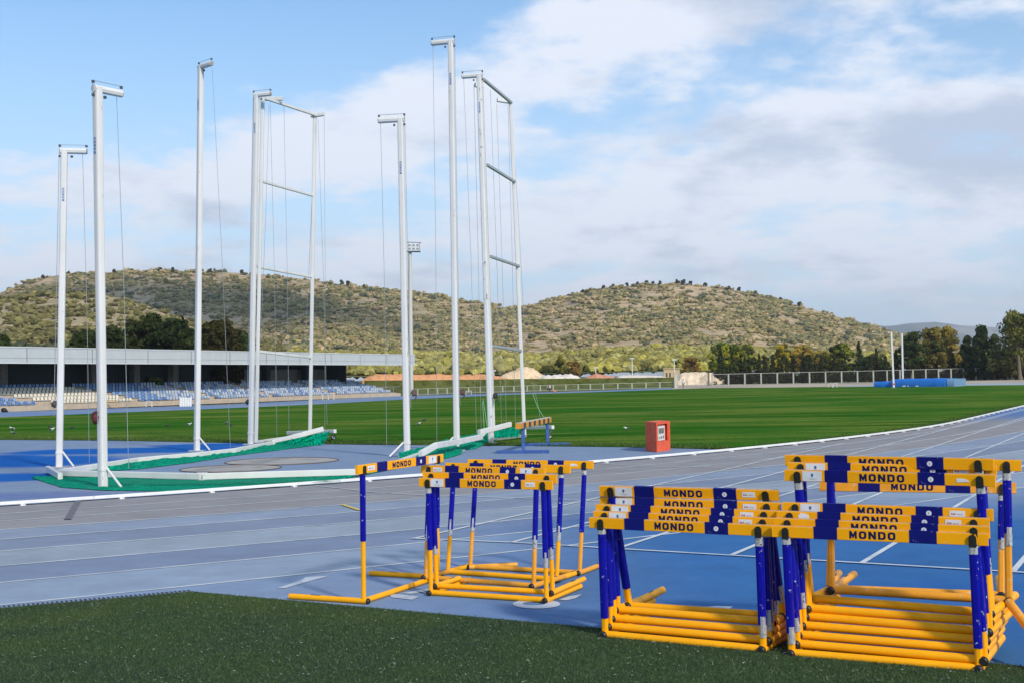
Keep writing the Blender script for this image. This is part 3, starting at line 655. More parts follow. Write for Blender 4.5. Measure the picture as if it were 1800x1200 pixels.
m_steel = mat('galvanised', (0.46, 0.48, 0.49), 0.45, 0.6, var=0.1, vscale=9)
m_rust = mat('rusty', (0.16, 0.09, 0.06), 0.8, var=0.3, vscale=12)
m_wire = mat('wire_grey', (0.32, 0.34, 0.36), 0.5, 0.3)
m_lb = mat('letter_blue', (0.04, 0.16, 0.42), 0.5)
cage_o = G(496, 812)
cage = empty('throwing_cage', cage_o, 'tall white throwing cage of hooked posts with its green nets lowered to the ground', 'sports cage')
def CL(p): return Vector(p)-cage_o
posts = {   # base px, top px, arm vector (dx,dy), chipped
 'a': ((104, 822), (113, 262), (.44, .10), 0), 'b': ((181, 858), (171.5, 152), (.28, .40), 0), 'c': ((346, 792.5), (353, 115), (.36, -.35), 0),
 'd': ((440.5, 781), (451, 165), (.42, -.15), 0), 'e': ((716, 803), (704, 207), (-.50, .10), 0), 'f': ((803, 792), (792.5, 70), (-.47, .15), 0), 'g': ((863, 779), (842, 130), (-.45, .10), 1)}
PT = {}
m_bag = {'a': ((.07, .06, .06), 'w'), 'b': ((.10, .018, .022), 'w'), 'e': ((.10, .07, .06), 'w'), 'f': ((.11, .06, .05), 'w'), 'g': ((.03, .03, .035), 'w'), 'd': ((.02, .02, .025), 'w')}
for key, (bp, tp, arm, chip) in posts.items():
    b = G(*bp); t = WD(tp[0], tp[1], b.y); mm = m_wd if chip else m_wp; ad = Vector((arm[0], arm[1], 0)); an = ad.normalized()
    PT[key] = (b, t, ad)
    wpost = .138; d = (t-b).normalized()
    mb = MB(); mb.bar(CL(b), CL(t-d*.02), wpost, wpost, .035, up=an); po = mb.build('post', mm, cage)
    # corner joint and arm, eight sided like the post
    mb = MB(); mb.tube([CL(t-an*.085+Vector((0, 0, -.045))), CL(t+ad+Vector((0, 0, -.045)))], .068, 8, smooth=False); mb.build('arm', mm, po)
    mb = MB(); e = t+ad+an*.004+Vector((0, 0, -.045)); mb.tube([CL(e), CL(e+an*.012)], .058, 10); mb.build('arm_end', mat('arm_end', (.30, .27, .25), .7, var=.2, vscale=9), po)
    mb = MB()
    for q in (t-an*.09+Vector((0, 0, .065)), t+ad+Vector((0, 0, .065)), t-an*.09+Vector((0, 0, -.16)), t+an*.15+Vector((0, 0, -.165))): mb.box(*(x for a in zip(CL(q)-Vector((.022, .022, .022)), CL(q)+Vector((.022, .022, .022))) for x in a))
    mb.build('pulley', mat('pulley', (.06, .07, .09), .5), po)
    mb = MB(); mb.tube([CL(t-an*.09+Vector((0, 0, .085))), CL(t+ad+Vector((0, 0, .085)))], .006, 6)
    mb.tube([CL(t-an*.10+Vector((0, 0, .06))), CL(b-an*.10+Vector((0, 0, 1.1)))], .006, 6); mb.build('cable', m_wire, po)
    # foot plate, collar with bolts, brace
    mb = MB(); mb.bar(CL(b+Vector((0, 0, .005))), CL(b+Vector((0, 0, .03))), .42, .34, .06); mb.build('foot_plate', m_rust if key == 'b' else m_steel, po)
    mb = MB(); mb.bar(CL(b+d*.30), CL(b+d*.36), wpost+.014, wpost+.014, .036, up=an); mb.build('collar', mm, po)
    if key != 'd':
        q = b+d*.34; sx = 1 if key in 'abc' else -1
        mb = MB(); mb.tube([CL(q+Vector((sx*.08, -.02, 0))), CL(Vector((q.x+sx*.38, q.y-.22, .04)))], .022, 8); mb.build('brace', mm, po)
    for hq in ((3.1,) if key in 'abcd' else (3.2,)):
        pass
    # blue vertical lettering on the face turned to the track
    vL = {'a': 343, 'b': 257, 'c': 186, 'd': 226, 'e': 296, 'f': 140, 'g': 190}[key]; q = WD(bp[0]+(tp[0]-bp[0])*((vL-bp[1])/(tp[1]-bp[1])), vL, b.y)
    mb = MB(); sc = .105; mb2 = MB(); letters(mb2, 'MONDO', -.14, .14, -.024, .024, 0, .003, gp=.075)
    rm = Matrix.Rotation(R_(-90), 3, 'Y')
    fdir = -an if key in 'abcd' else an
    ang = math.atan2(0, 1)
    # the lettered face looks towards the camera
    best = min((an, -an, Vector((-an.y, an.x, 0)), Vector((an.y, -an.x, 0))), key=lambda k_: k_.y)
    ya = -best; xa = Vector((ya.y, -ya.x, 0)); za = Vector((0, 0, 1))
    mb = MB(); mb.add([CL(q)+best*(wpost/2+.001)+xa*p.x+ya*p.y+za*p.z for p in (rm @ Vector(v_) for v_ in mb2.v)], mb2.f)
    mb.build('lettering', m_lb, po)
    if key in m_bag:
        colr, _k = m_bag[key]; vB = {'a': 710, 'b': 733, 'd': 706, 'e': 690, 'f': 689, 'g': 695}[key]
        uB = {'a': 95, 'b': 169, 'd': 435, 'e': 727, 'f': 812, 'g': 870}[key]; q = WD(uB, vB, b.y-.02)
        mb = MB(); r = .085 if key == 'b' else .06
        mb.ell(CL(q), (r*.9, r*.7, r*1.1), 12, 9, .7); mb.ell(CL(q+Vector((.02, 0, r*1.0))), (r*.8, r*.6, r*.3), 10, 6, .3)
        if key in 'efg': mb.tube([CL(q+Vector((0, 0, .08))), CL(q+Vector((.05, 0, .05))), CL(q+Vector((.06, 0, -.06))), CL(q+Vector((.04, 0, -.16)))], .02, 8)
        mb.build('winch', mat('winch_'+key, colr, .7, var=.3, vscale=14), po)
# gates
def gate(hinge_px, hy, outer_px, oy, rungs, nm, wheel_px, ends):
    hb = WD(*hinge_px[1], hy); ht = WD(*hinge_px[0], hy); ob = WD(*outer_px[1], oy); ot = WD(*outer_px[0], oy)
    mb = MB(); mb.bar(CL(hb), CL(ht), .10, .10, .02); g = mb.build('gate_upright', m_wp, cage)
    mb = MB(); mb.bar(CL(ob), CL(ot), .105, .105, .02); mb.build('outer_upright', m_wp, g)
    for (a, b) in rungs:
        p = WD(*a, hy); q = WD(*b, oy); mb = MB(); mb.bar(CL(p), CL(q), .075, .075, .01); mb.build('rung', m_steel if nm == 'g' else m_wp, g)
    # wheel arm
    (wa, wb, wd, wp) = wheel_px
    p = WD(*wa, oy-1.2); q = WD(*wb, wd); mb = MB(); mb.bar(CL(p), CL(q), .09, .10, .015); mb.build('wheel_arm', m_wp, g)
    c = G(wp[0], wp[1]); c.z = .085; mb = MB(); mb.bar(CL(q), CL(Vector((c.x+.03, c.y, .12))), .05, .06, .01); mb.build('fork', m_wp, g)
    ax = Vector((.25, -.97, 0)); mb = MB(); mb.tube([CL(c-ax*.025), CL(c+ax*.025)], .085, 20); wo_ = mb.build('wheel', m_blk, g)
    mb = MB(); mb.tube([CL(c-ax*.03), CL(c+ax*.03)], .045, 16); mb.build('hub', m_wht, wo_)
    for (a, b, y) in ends:
        mb = MB(); mb.bar(CL(WD(*a, y)), CL(WD(*b, y-.12)), .11, .11, .02); mb.build('top_arm', m_wp, g)
    return g
yd = PT['d'][0].y; yg = PT['g'][0].y
gate(((462, 172), (450, 777)), yd+.25, ((553.5, 204), (545, 757)), yd+3.0,
     [((466, 173), (556, 203)), ((457, 318), (550, 344)), ((453, 469), (548, 487)), ((452, 617), (547, 628)), ((450, 776), (520, 766))], 'd',
     ((506, 760), (589, 757), yd-.2, (586, 773)), [((466, 174), (497, 174), yd+1.0), ((547, 204), (570, 201), yd+3.0)])
gate(((846, 140), (868, 772)), yg+.2, ((897.5, 178), (922, 764)), yg+2.7,
     [((850, 140), (899, 181)), ((856, 290), (905, 320)), ((862, 451), (912, 468)), ((866, 608), (916, 616)), ((868, 771), (924, 765))], 'g',
     ((924, 751), (972, 750), yg+.4, (966, 771)), [((899, 180), (874, 176), yg+2.7), ((848, 152), (835, 150), yg+.1)])
# lowered frame beams lying just above the ground
def beam(px, z=.10, th=.115, name='net_beam', m=None):
    P = [G(u, v, z) for u, v in px]; mb = MB()
    for a, b in zip(P, P[1:]): mb.bar(CL(a), CL(b), .085, th, .012)
    return mb.build(name, m or m_wp, cage)
beam([(107, 830.5), (353, 836.5)]); beam([(357, 836.5), (625, 828.5)]); beam([(84, 823), (106, 836)])
mb = MB(); p = G(355, 836.4, .07); mb.box(*(x for a in zip(CL(p)-Vector((.09, .055, .07)), CL(p)+Vector((.09, .055, .07))) for x in a)); mb.build('beam_joint', m_wp, cage)
beam([(104, 829), (240, 808), (346, 798.5), (412, 791), (480, 778)]); 
def beam3(px, name='net_beam'):
    P = [WD(u, v, y) for u, v, y in px]; mb = MB()
    for a, b in zip(P, P[1:]): mb.bar(CL(a), CL(b), .09, .13, .012)
    mb.build(name, m_wp, cage)
beam3([(478, 777, 34.2), (568, 753, 34.8)]); beam([(625, 828.5), (700, 812), (740, 797.5)]); beam3([(739, 797, 26.6), (766, 782, 27.4), (803, 776, 29.6), (846, 767, 31.8)]); beam3([(842, 759, 32.4), (897, 745, 33.8)])
# nets: folded heaps along the beams
def net(upper, lower, hz=.16, nseg=90, nrow=14, seed=0, lift_=0.0, amp=.065):
    U = [G(u, v, .03) for u, v in upper]; Lw = [G(u, v, .012) for u, v in lower]; V = []; Fq = []
    for i in range(nseg+1):
        t = i/nseg; a = along(U, t); b = along(Lw, t)
        for j in range(nrow+1):
            s = j/nrow; p = a.lerp(b, s)
            w = fbm(t*26+seed, s*3.0, seed)*.6+fbm(t*60, s*7, seed+3)*.4
            z = .03+hz*(1-s)**1.3*(.75+.35*w)+amp*abs(fbm(t*26+s*5, s*9+seed, 7))*(1-(2*s-1)**6) + lift_*(1-s)
            if s == 1: z = .016
            V.append(CL(Vector((p.x+.05*w, p.y+.08*w*(1-s), z))))
    for i in range(nseg):
        for j in range(nrow): Fq.append((i*(nrow+1)+j, i*(nrow+1)+j+1, (i+1)*(nrow+1)+j+1, (i+1)*(nrow+1)+j))
    return npmesh('net', V, Fq, m_net, cage, smooth=True)
net([(62, 837), (107, 836), (200, 838), (353, 843), (500, 837), (625, 834), (700, 818)], [(57, 840), (110, 856), (180, 861), (330, 863), (470, 856), (600, 842), (705, 821)], hz=.0, nseg=170, seed=1, amp=.03)
net([(150, 826), (240, 812), (346, 802), (412, 795), (480, 783), (546, 772), (578, 768)], [(150, 829), (240, 824), (338, 812), (411, 800), (484, 791), (546, 783), (570, 779)], hz=.03, seed=4, lift_=.02)
net([(700, 812), (745, 800), (780, 786), (808, 782)], [(705, 818), (750, 806), (785, 805), (812, 797)], hz=.16, nseg=50, seed=8, lift_=.08)
net([(805, 783), (830, 779), (860, 772), (868, 769)], [(806, 791), (835, 788), (856, 779), (870, 771)], hz=.16, nseg=50, seed=12, lift_=.12)
def net_v(top, bot, y0, y1, seed):
    V = []; Fq = []; n, m_ = 44, 12
    for i in range(n+1):
        t = i/n; y = y0+(y1-y0)*t
        for j in range(m_+1):
            s = j/m_; u = (top[0][0]+(top[1][0]-top[0][0])*t)*(1-s)+(bot[0][0]+(bot[1][0]-bot[0][0])*t)*s; v = (top[0][1]+(top[1][1]-top[0][1])*t)*(1-s)+(bot[0][1]+(bot[1][1]-bot[0][1])*t)*s
            p = WD(u, v, y); w = fbm(t*9+s*4, s*2, seed); V.append(CL(p+Vector((.02*w, -.10*w-.12*s, 0))))
    for i in range(n):
        for j in range(m_): Fq.append((i*(m_+1)+j, i*(m_+1)+j+1, (i+1)*(m_+1)+j+1, (i+1)*(m_+1)+j))
    npmesh('net', V, Fq, m_net, cage, smooth=True)
net_v([(484, 777), (580, 757)], [(484, 789), (568, 780)], 34.1, 34.7, 3)
net_v([(868, 757), (914, 748)], [(869, 769), (912, 766)], 32.6, 33.6, 5)
# net mesh showing as an open lattice below the long front beam
mb = MB()
for i in range(120):
    u = 215+i*3.2; a = G(u, 842.5-.012*abs(u-350)*.4, .085); b = G(u+3, 851-.02*max(0, u-350), .05); mb.bar(CL(a), CL(b), .006, .006)
for k in range(4):
    mb.tube([CL(G(215+x, 843.5+2*k-.022*max(0, 215+x-350), .085-.009*k)) for x in range(0, 380, 20)], .004, 4)
mb.build('net_lattice', mat('net_cord', (0.01, 0.25, 0.15), .8), cage)
# halyards
mb = MB()
def wire(u0, v0, u1, v1, y0, y1=None):
    y1 = y1 or y0; a = WD(u0, v0, y0); b = WD(u1, v1, y1); MB().tube([CL(a), CL(a.lerp(b, .5)+Vector((.02, 0, 0))), CL(b)], .0055, 5).build('halyard', m_wire, cage)
for (key, u0, v0, u1, v1) in (('a', 145, 264, 157, 812), ('b', 205, 172, 226, 823), ('c', 373, 120, 405, 790), ('e', 669, 214, 680, 800), ('f', 761, 75, 768, 782), ('g', 815, 136, 838, 770)):
    b, t, ad = PT[key]; wire(u0, v0, u1, v1, b.y+ad.y, b.y+ad.y*.5)
wire(475, 178, 487, 773, yd+.5); wire(499, 180, 508, 760, yd+1.5); wire(473, 185, 458, 600, yd+.2); wire(570, 205, 571, 758, yd+2.6); wire(559, 210, 575, 745, yd+2.8); wire(553, 215, 537, 600, yd+3.1)
wire(833, 150, 846, 765, yg+.1); wire(862, 158, 882, 760, yg+1.3); wire(873, 182, 890, 742, yg+2.5); wire(893, 185, 906, 742, yg+2.6); wire(899, 190, 925, 640, yg+2.9); wire(936, 672, 950, 735, yg+.4)
mb = MB()
for (a, b, c_) in (((848, 705), (851, 752), (846, 700)), ((849, 700), (856, 748), (846, 700))): mb.tube([CL(WD(a[0], a[1], yg-.5)), CL(WD(b[0], b[1], yg-.5))], .011, 6)
mb.tube([CL(WD(936, 690, yg+.3)), CL(WD(945, 715, yg+.3)), CL(WD(957, 735, yg+.3))], .010, 6)
mb.build('green_rope', mat('rope_green', (.16, .42, .16), .8), cage)

# ------------------------------------------------------------------ steeplechase barrier
m_sb = mat('barrier_blue', (0.035, 0.10, 0.32), 0.5, var=0.2, vscale=10, col2=(0.10, 0.16, 0.30), thr=(.6, .66), cscale=20)
ba0, ba1 = G(874, 796.5), G(965, 796); bb0, bb1 = G(921, 783.5), G(1002, 782.5)
pm0, pm1 = G(920, 796), G(962.5, 783)
bo = (pm0+pm1)/2; bar_ = empty('steeplechase_barrier', bo, 'blue steeplechase barrier with striped yellow and black beam standing by the cage', 'barrier')
for a, b in ((ba0, ba1), (bb0, bb1)):
    mb = MB(); mb.bar(a-bo+Vector((0, 0, .04)), b-bo+Vector((0, 0, .04)), .09, .08, .008); mb.build('foot', m_sb, bar_)
for p in (pm0, pm1):
    mb = MB(); mb.bar(p-bo+Vector((0, 0, .07)), p-bo+Vector((0, 0, .60)), .085, .085, .01); mb.build('post', m_sb, bar_)
dv = (pm1-pm0).normalized(); e0b = pm0-dv*.55; e1b = pm1+dv*.28
mb = MB(); mb.bar(e0b-bo+Vector((0, 0, .655)), e1b-bo+Vector((0, 0, .655)), .127, .127, .006); be = mb.build('beam', mat('beam_orange', (.62, .27, .03), .5, var=.1), bar_)
mb = MB(); mb.bar(e0b-bo+Vector((0, 0, .725)), e1b-bo+Vector((0, 0, .725)), .10, .012); mb.build('beam_top', mat('beam_top', (.45, .44, .42), .6), be)
Lb = (e1b-e0b).length; ns = 13
for k in range(1, ns, 2):
    a = e0b+dv*(Lb*(k+.12)/ns); b = e0b+dv*(Lb*(k+.95)/ns); mb = MB(); mb.bar(a-bo+Vector((0, 0, .655)), b-bo+Vector((0, 0, .655)), .133, .120); mb.build('stripe', mat('stripe_dark', (.03, .035, .05), .5), be)

# ------------------------------------------------------------------ orange box with a meter inside
m_box = mat('orange_red_paint', (0.70, 0.105, 0.050), 0.6, spec=.2, var=0.12, vscale=7, col2=(0.80, 0.26, 0.14), thr=(.58, .68), cscale=12)
qa, qb, qc = G(1135.5, 792), G(1154.5, 794.5), G(1178.5, 790.5); hb_ = WD(1155, 742.5, qb.y).z
xo = qb.copy(); ex = (qc-qb); ey = (qa-qb); wx = ex.length; wy = ey.length; exn = ex.normalized(); eyn = ey.normalized()
box = empty('electrical_box', xo, 'orange red outdoor cabinet with grey meter in its recess beside the white kerb', 'cabinet')
def BX(a, b, z): return exn*a+eyn*b+Vector((0, 0, z))
def bxbox(mb, a0, a1, b0, b1, z0, z1):
    vs = [BX(a, b, z) for a in (a0, a1) for b in (b0, b1) for z in (z0, z1)]; return mb.add(vs, [(0, 1, 3, 2), (4, 6, 7, 5), (0, 4, 5, 1), (2, 3, 7, 6), (0, 2, 6, 4), (1, 5, 7, 3)])
r0, r1, rz0, rz1 = wx*.10, wx*.80, hb_*.36, hb_*.94
mb = MB(); bxbox(mb, 0, r0, 0, wy, .004, hb_); bxbox(mb, r1, wx, 0, wy, .004, hb_); bxbox(mb, r0, r1, 0, wy, .004, rz0); bxbox(mb, r0, r1, 0, wy, rz1, hb_); bxbox(mb, r0, r1, .10, wy, rz0, rz1)
body = mb.build('body', m_box, box)
mb = MB(); bxbox(mb, -.006, wx+.006, -.006, wy+.006, hb_, hb_+.012); mb.build('lid', m_box, box)
mb = MB(); bxbox(mb, wx*.16, wx*.66, .045, .099, hb_*.38, hb_*.88); met = mb.build('meter', mat('meter_white', (.60, .61, .58), .5, var=.05), box)
mb = MB(); bxbox(mb, wx*.22, wx*.60, .040, .046, hb_*.62, hb_*.80); mb.build('display', mat('display_grey', (.16, .16, .13), .3), met)
mb = MB()
for k in range(3): bxbox(mb, wx*(.22+.15*k), wx*(.30+.15*k), .036, .046, hb_*.45, hb_*(.50+.02*k))
mb.build('buttons', mat('button_grey', (.20, .13, .12), .5), met)

# ------------------------------------------------------------------ grandstand
S0 = G(0, 723.5); S1 = G(700, 695.5); es = (S1-S0).normalized(); bs = Vector((-es.y, es.x, 0))
stand = empty('grandstand', S0, 'low covered grandstand with pale grey roof band and rows of blue and white seats', 'grandstand')
def SP(s, b, z): return es*s+bs*b+Vector((0, 0, z))
def s_of(u):       # along-front coordinate seen in photo column u
    d = ray(u, 600); # solve S0+es*s on the ray's vertical plane
    return (S0.x*d[1]-S0.y*d[0])/(es.y*d[0]-es.x*d[1])
def stbox(mb, s0, s1, b0, b1, z0, z1):
    vs = [SP(a, b, z) for a in (s0, s1) for b in (b0, b1) for z in (z0, z1)]; return mb.add(vs, [(0, 1, 3, 2), (4, 6, 7, 5), (0, 4, 5, 1), (2, 3, 7, 6), (0, 2, 6, 4), (1, 5, 7, 3)])
sL, sR, sW = -16.0, s_of(703), s_of(657); NR, RISE, RUN = 6, .235, .66; Z0s = .38
m_cst = mat('stand_concrete', (.46, .38, .30), .85, var=.12, vscale=2, bump=.2); m_fas = mat('fascia_grey', (.47, .50, .51), .55, var=.04, vscale=1.5)
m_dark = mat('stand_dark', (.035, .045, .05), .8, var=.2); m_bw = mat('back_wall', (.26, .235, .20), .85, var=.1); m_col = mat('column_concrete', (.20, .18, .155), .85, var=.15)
mb = MB()
for r in range(NR): stbox(mb, sL, sR-.25-r*.42, .35+r*RUN, .35+(r+1)*RUN+(.0 if r < NR-1 else 5), 0.0, Z0s+r*RISE)
stbox(mb, sL, sR, 0, .347, 0, Z0s-.05); mb.build('terrace', m_cst, stand)
mb = MB(); stbox(mb, sL, s_of(727), .0, 8.0, 4.18, 4.34); stbox(mb, sL, s_of(727), .30, 8.0, 3.42, 3.54); mb.build('roof', mat('roof_grey', (.30, .32, .33), .7, var=.1), stand)
mb = MB(); stbox(mb, sL, s_of(727), -.12, -.02, 3.34, 4.38); fa = mb.build('roof_band', m_fas, stand)
mb = MB(); stbox(mb, sL, s_of(727)+.05, -.16, .0, 4.38, 4.45); stbox(mb, sL, s_of(727)+.03, -.15, .0, 3.29, 3.34); fb = mb.build('edge_trim', mat('trim_white', (.62, .64, .64), .5), fa)
mb = MB()
s = s_of(45); 
for u in (-40, 45, 160, 258, 334, 402, 466, 525, 580, 631, 678, 719): a = s_of(u); stbox(mb, a-.04, a+.02, -.128, -.12, 3.35, 4.37)
stbox(mb, sL, s_of(727), -.124, -.12, 3.66, 3.68); mb.build('panel_joint', mat('joint_grey', (.16, .16, .16), .7), fa)
# back wall with openings: roof shade painted dark, sunlit far lower part painted pale
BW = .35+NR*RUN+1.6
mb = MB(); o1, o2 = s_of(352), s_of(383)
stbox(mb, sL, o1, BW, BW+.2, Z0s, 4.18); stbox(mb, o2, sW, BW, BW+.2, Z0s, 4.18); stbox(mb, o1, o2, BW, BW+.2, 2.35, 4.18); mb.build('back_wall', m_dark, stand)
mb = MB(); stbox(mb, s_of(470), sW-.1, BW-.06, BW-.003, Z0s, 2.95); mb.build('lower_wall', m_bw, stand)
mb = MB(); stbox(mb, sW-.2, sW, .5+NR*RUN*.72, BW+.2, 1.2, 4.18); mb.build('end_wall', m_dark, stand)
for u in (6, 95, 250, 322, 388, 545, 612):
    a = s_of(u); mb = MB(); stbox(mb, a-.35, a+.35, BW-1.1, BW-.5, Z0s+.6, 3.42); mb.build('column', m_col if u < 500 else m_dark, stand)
# seats
sm = MB(); sm.box(-.135, .135, -.13, .14, .06, .10, 0); sm.add([(-.13, .13, .09), (.13, .13, .09), (.12, .17, .31), (-.12, .17, .31), (-.13, .16, .08), (.13, .16, .08), (.12, .20, .31), (-.12, .20, .31)],
       [(0, 1, 2, 3), (7, 6, 5, 4), (0, 4, 5, 1), (1, 5, 6, 2), (2, 6, 7, 3), (3, 7, 4, 0)]); sm.box(-.03, .03, .08, .13, 0, .06)
seat_meshes = {}
for nm, c in (('white', (.70, .66, .56)), ('light', (.22, .36, .58)), ('mid', (.09, .20, .46)), ('pale', (.44, .51, .62))):
    me = sm.mesh('seat'); me.materials.append(mat('seat_'+nm, c, .5, var=.06)); seat_meshes[nm] = me
yawS = math.atan2(es.y, es.x)
allseats = []
aisle = [s_of(230), s_of(356), s_of(492), s_of(600)]
for r in range(NR):
    s = sL+.2
    while s < sR-.6-r*.42:
        # stair openings slope with the terrace
        bad = False
        for a, sl in ((s_of(228), .95), (s_of(372), .70), (s_of(478), .55), (s_of(590), .5)):
            if abs(s-(a+(NR-1-r)*-sl*.0-(r-2)*sl*.8)) < .50: bad = True
        a0 = s_of(38)+ (NR-1-r)*1.05 - 2.2
        if r < 5 and a0-.9 < s < a0+.3+.0: bad = True
        if not bad:
            w0 = s_of(36)+(NR-2-r)*.55; w1 = s_of(228)-(r-2)*.75
            if w0 < s < w1 and r < 5: k = 'white'
            else:
                k = ('light' if (int(s/.38)+r*0) % 2 else 'mid') if s < s_of(300) else random.choice(('light', 'mid', 'pale', 'pale', 'pale', 'pale'))
            allseats.append((s, r, k))
        s += .37
allseats.sort(key=lambda q: (S0+es*q[0]).length)
vis = [q for q in allseats if s_of(-8) < q[0]]; 
SMV = np.array(sm.v); 
def seat_xf(q): return SP(q[0], .35+q[1]*RUN+.30, Z0s+q[1]*RISE)
for q in vis[:100]: link_part('seat', seat_meshes[q[2]], stand, seat_xf(q), (0, 0, yawS))
V = []; Fq = []; Cc = []; colk = {'white': (.70, .66, .56), 'light': (.22, .36, .58), 'mid': (.09, .20, .46), 'pale': (.44, .51, .62)}; ca, sa = math.cos(yawS), math.sin(yawS)
fquad = [f for f in sm.f if len(f) == 4]
for q in vis[100:]:
    o = len(V); p = seat_xf(q)
    for v in SMV: V.append((p.x+ca*v[0]-sa*v[1], p.y+sa*v[0]+ca*v[1], p.z+v[2])); Cc.append(colk[q[2]])
    Fq += [tuple(i+o for i in f) for f in fquad]
npmesh('distant_seats', V, Fq, mat('seat_far', attr='Col', rough=.5), stand, cols=Cc, kind='stuff')
# rail along the front
mb = MB(); zr = 1.0
mb.bar(SP(sL, .12, zr), SP(sR, .12, zr), .035, .035); mb.bar(SP(sL, .12, .70), SP(sR, .12, .70), .02, .02); rl = mb.build('front_rail', m_steel, stand)
mb = MB(); s = sL
while s < sR: mb.bar(SP(s, .12, Z0s-.05), SP(s, .12, zr), .03, .03); s += 1.55
mb.build('rail_posts', m_steel, rl)
mb = MB(); mb.bar(SP(sR-.3, .4, .75), SP(sW+.2, .35+NR*RUN, 1.85), .03, .03); mb.bar(SP(sR-.3, .4, .30), SP(sR-.3, .4, .75), .03, .03); mb.bar(SP(sW+.2, .35+NR*RUN, 1.35), SP(sW+.2, .35+NR*RUN, 1.85), .04, .04); mb.build('end_rail', mat('rail_rust', (.14, .09, .06), .7), stand)

# small things left along the far straight
def at_g(u, v): return G(u, v)
def small_frame(u, v, wpx, hpx, m, label, cat, name, group=None, legs=2, beam_h=.04):
    p = G(u, v); k = p.y/F; w, h = wpx*k, hpx*k; r = empty(name, p, label, cat, group, (0, 0, random.uniform(-.2, .2)))
    mb = MB(); mb.bar((-w/2, 0, h), (w/2, 0, h), .10, beam_h); mb.build('top', m, r)
    for i in range(legs):
        x = -w/2*.85+w*.85*i/(legs-1); mb = MB(); mb.bar((x, 0, 0), (x, 0, h-.02), .04, .04); mb.bar((x, -.12, .02), (x, .22, .02), .04, .03); mb.build('leg', m, r)
    return r
m_wf = mat('white_frame', (.72, .73, .72), .5)
small_frame(824, 692.5, 11, 6, m_wf, 'small white bench between cage posts in front of the low mesh fence', 'bench', 'bench')
small_frame(577, 702, 24, 11, m_wf, 'three legged low white frame on the far track in front of seats', 'training frame', 'training_hurdle', legs=3)
small_frame(262, 714, 12, 9, m_wf, 'pale low frame by the stand rail right of the white seats', 'training frame', 'training_hurdle')
small_frame(196, 716, 18, 13, mat('yellow_frame', (.55, .30, .03), .5), 'dark and yellow practice hurdle in front of the white seats', 'practice hurdle', 'practice_hurdle')
small_frame(1460, 680.5, 8, 7, m_wf, 'left one of two small white frames at the far fence', 'training frame', 'training_hurdle')
small_frame(1468, 680.5, 8, 7.5, m_wf, 'right one of two small white frames at the far fence', 'training frame', 'training_hurdle')
p = G(327, 713.5); k = p.y/F; r = empty('folding_screen', p, 'white folded screens standing on the far track below the blue seats', 'screen', rot=(0, 0, .1))
for i in range(5): mb = MB(); x = (-9+4.2*i)*k; mb.bar((x, .05*(i % 2), 0), (x+.02, .05*(i % 2), 15.5*k), 3.6*k, .06); mb.build('panel', m_wf, r)
p = G(7, 724); r = tag(MB().ell((0, 0, .14), (.20, .15, .16), 12, 8, .3).ell((.12, .02, .07), (.16, .12, .08), 10, 6, .3).build('sports_bag', mat('bag_black', (.015, .015, .02), .7, var=.3), None, p), 'black bag lying at the foot of the stand at far left', 'bag')

# ------------------------------------------------------------------ low mesh fence and bank beyond the bend
def fence(name, base_px, hpx, label, mpost, spacing, tw=.06, post_w=.16, mesh_col=None, rail=.05):
    P = [G(*q) for q in base_px]; o = empty(name, P[0], label, 'fence'); h = hpx
    L = sum((b-a).length for a, b in zip(P, P[1:]))
    mb = MB()
    for a, b, ha, hb2 in zip(P, P[1:], h, h[1:]):
        mb.bar(a-P[0]+Vector((0, 0, ha)), b-P[0]+Vector((0, 0, hb2)), rail, rail); mb.bar(a-P[0]+Vector((0, 0, .06)), b-P[0]+Vector((0, 0, .06)), rail*.8, rail*.8)
    mb.build('rail', mpost, o)
    n = max(1, int(L/spacing))
    for i in range(n+1):
        t = i/n; p = along(P, t); hh = h[0]+(h[-1]-h[0])*t; mb = MB(); mb.bar(p-P[0], p-P[0]+Vector((0, 0, hh)), post_w, .08); mb.build('post', mpost, o)
    if mesh_col:
        mb = MB(); s = 0; st = mesh_col[1]
        nn = int(L/st)
        for i in range(nn):
            t = i/nn; p = along(P, t); hh = h[0]+(h[-1]-h[0])*t; mb.bar(p-P[0], p-P[0]+Vector((0, 0, hh)), mesh_col[2], mesh_col[2])
        for z in np.arange(.15, min(h)-.05, mesh_col[3]): 
            for a, b in zip(P, P[1:]): mb.bar(a-P[0]+Vector((0, 0, z)), b-P[0]+Vector((0, 0, z)), mesh_col[2], mesh_col[2])
        mb.build('wire_mesh', mesh_col[0], o)
    return o
m_fg = mat('fence_pale_green', (.40, .44, .36), .6, .2); m_mesh = mat('mesh_green', (.16, .20, .11), .7)
fence('mesh_fence', [(716, 694.5), (800, 691.2), (900, 688), (1050, 684), (1184, 681)], [.70, .71, .73, .76, .80], 'low pale mesh fence panels along the far bend of the track', m_fg, 2.3, post_w=.16, mesh_col=(m_mesh, .20, .015, .13))
m_bank = ground_mat('bank_grass', (.085, .095, .022), [((.12, .13, .04), .3, (1, 1, 1), .45, .62, 2), ((.045, .055, .015), .8, (1, 1, 2), .5, .65, 6)], bump=.8, bscale=5, speck=.2)
bp_ = [(640, 690), (730, 689), (900, 683.5), (1050, 680), (1186, 677.5)]; top_v = [668, 667.5, 665.5, 664, 662.5]
mb = MB(); vs = []
for (u, v), tv in zip(bp_, top_v):
    a = G(u, v); q = a+Vector((-.1, 1.0, 0))*4; t = WD(u, tv, q.y); vs += [a, Vector((t.x, t.y, t.z)), Vector((t.x, t.y+.9, t.z)), Vector((t.x, t.y+6, 0))]
mb.add(vs, [(4*i+j, 4*(i+1)+j, 4*(i+1)+j+1, 4*i+j+1) for i in range(len(bp_)-1) for j in range(3)])
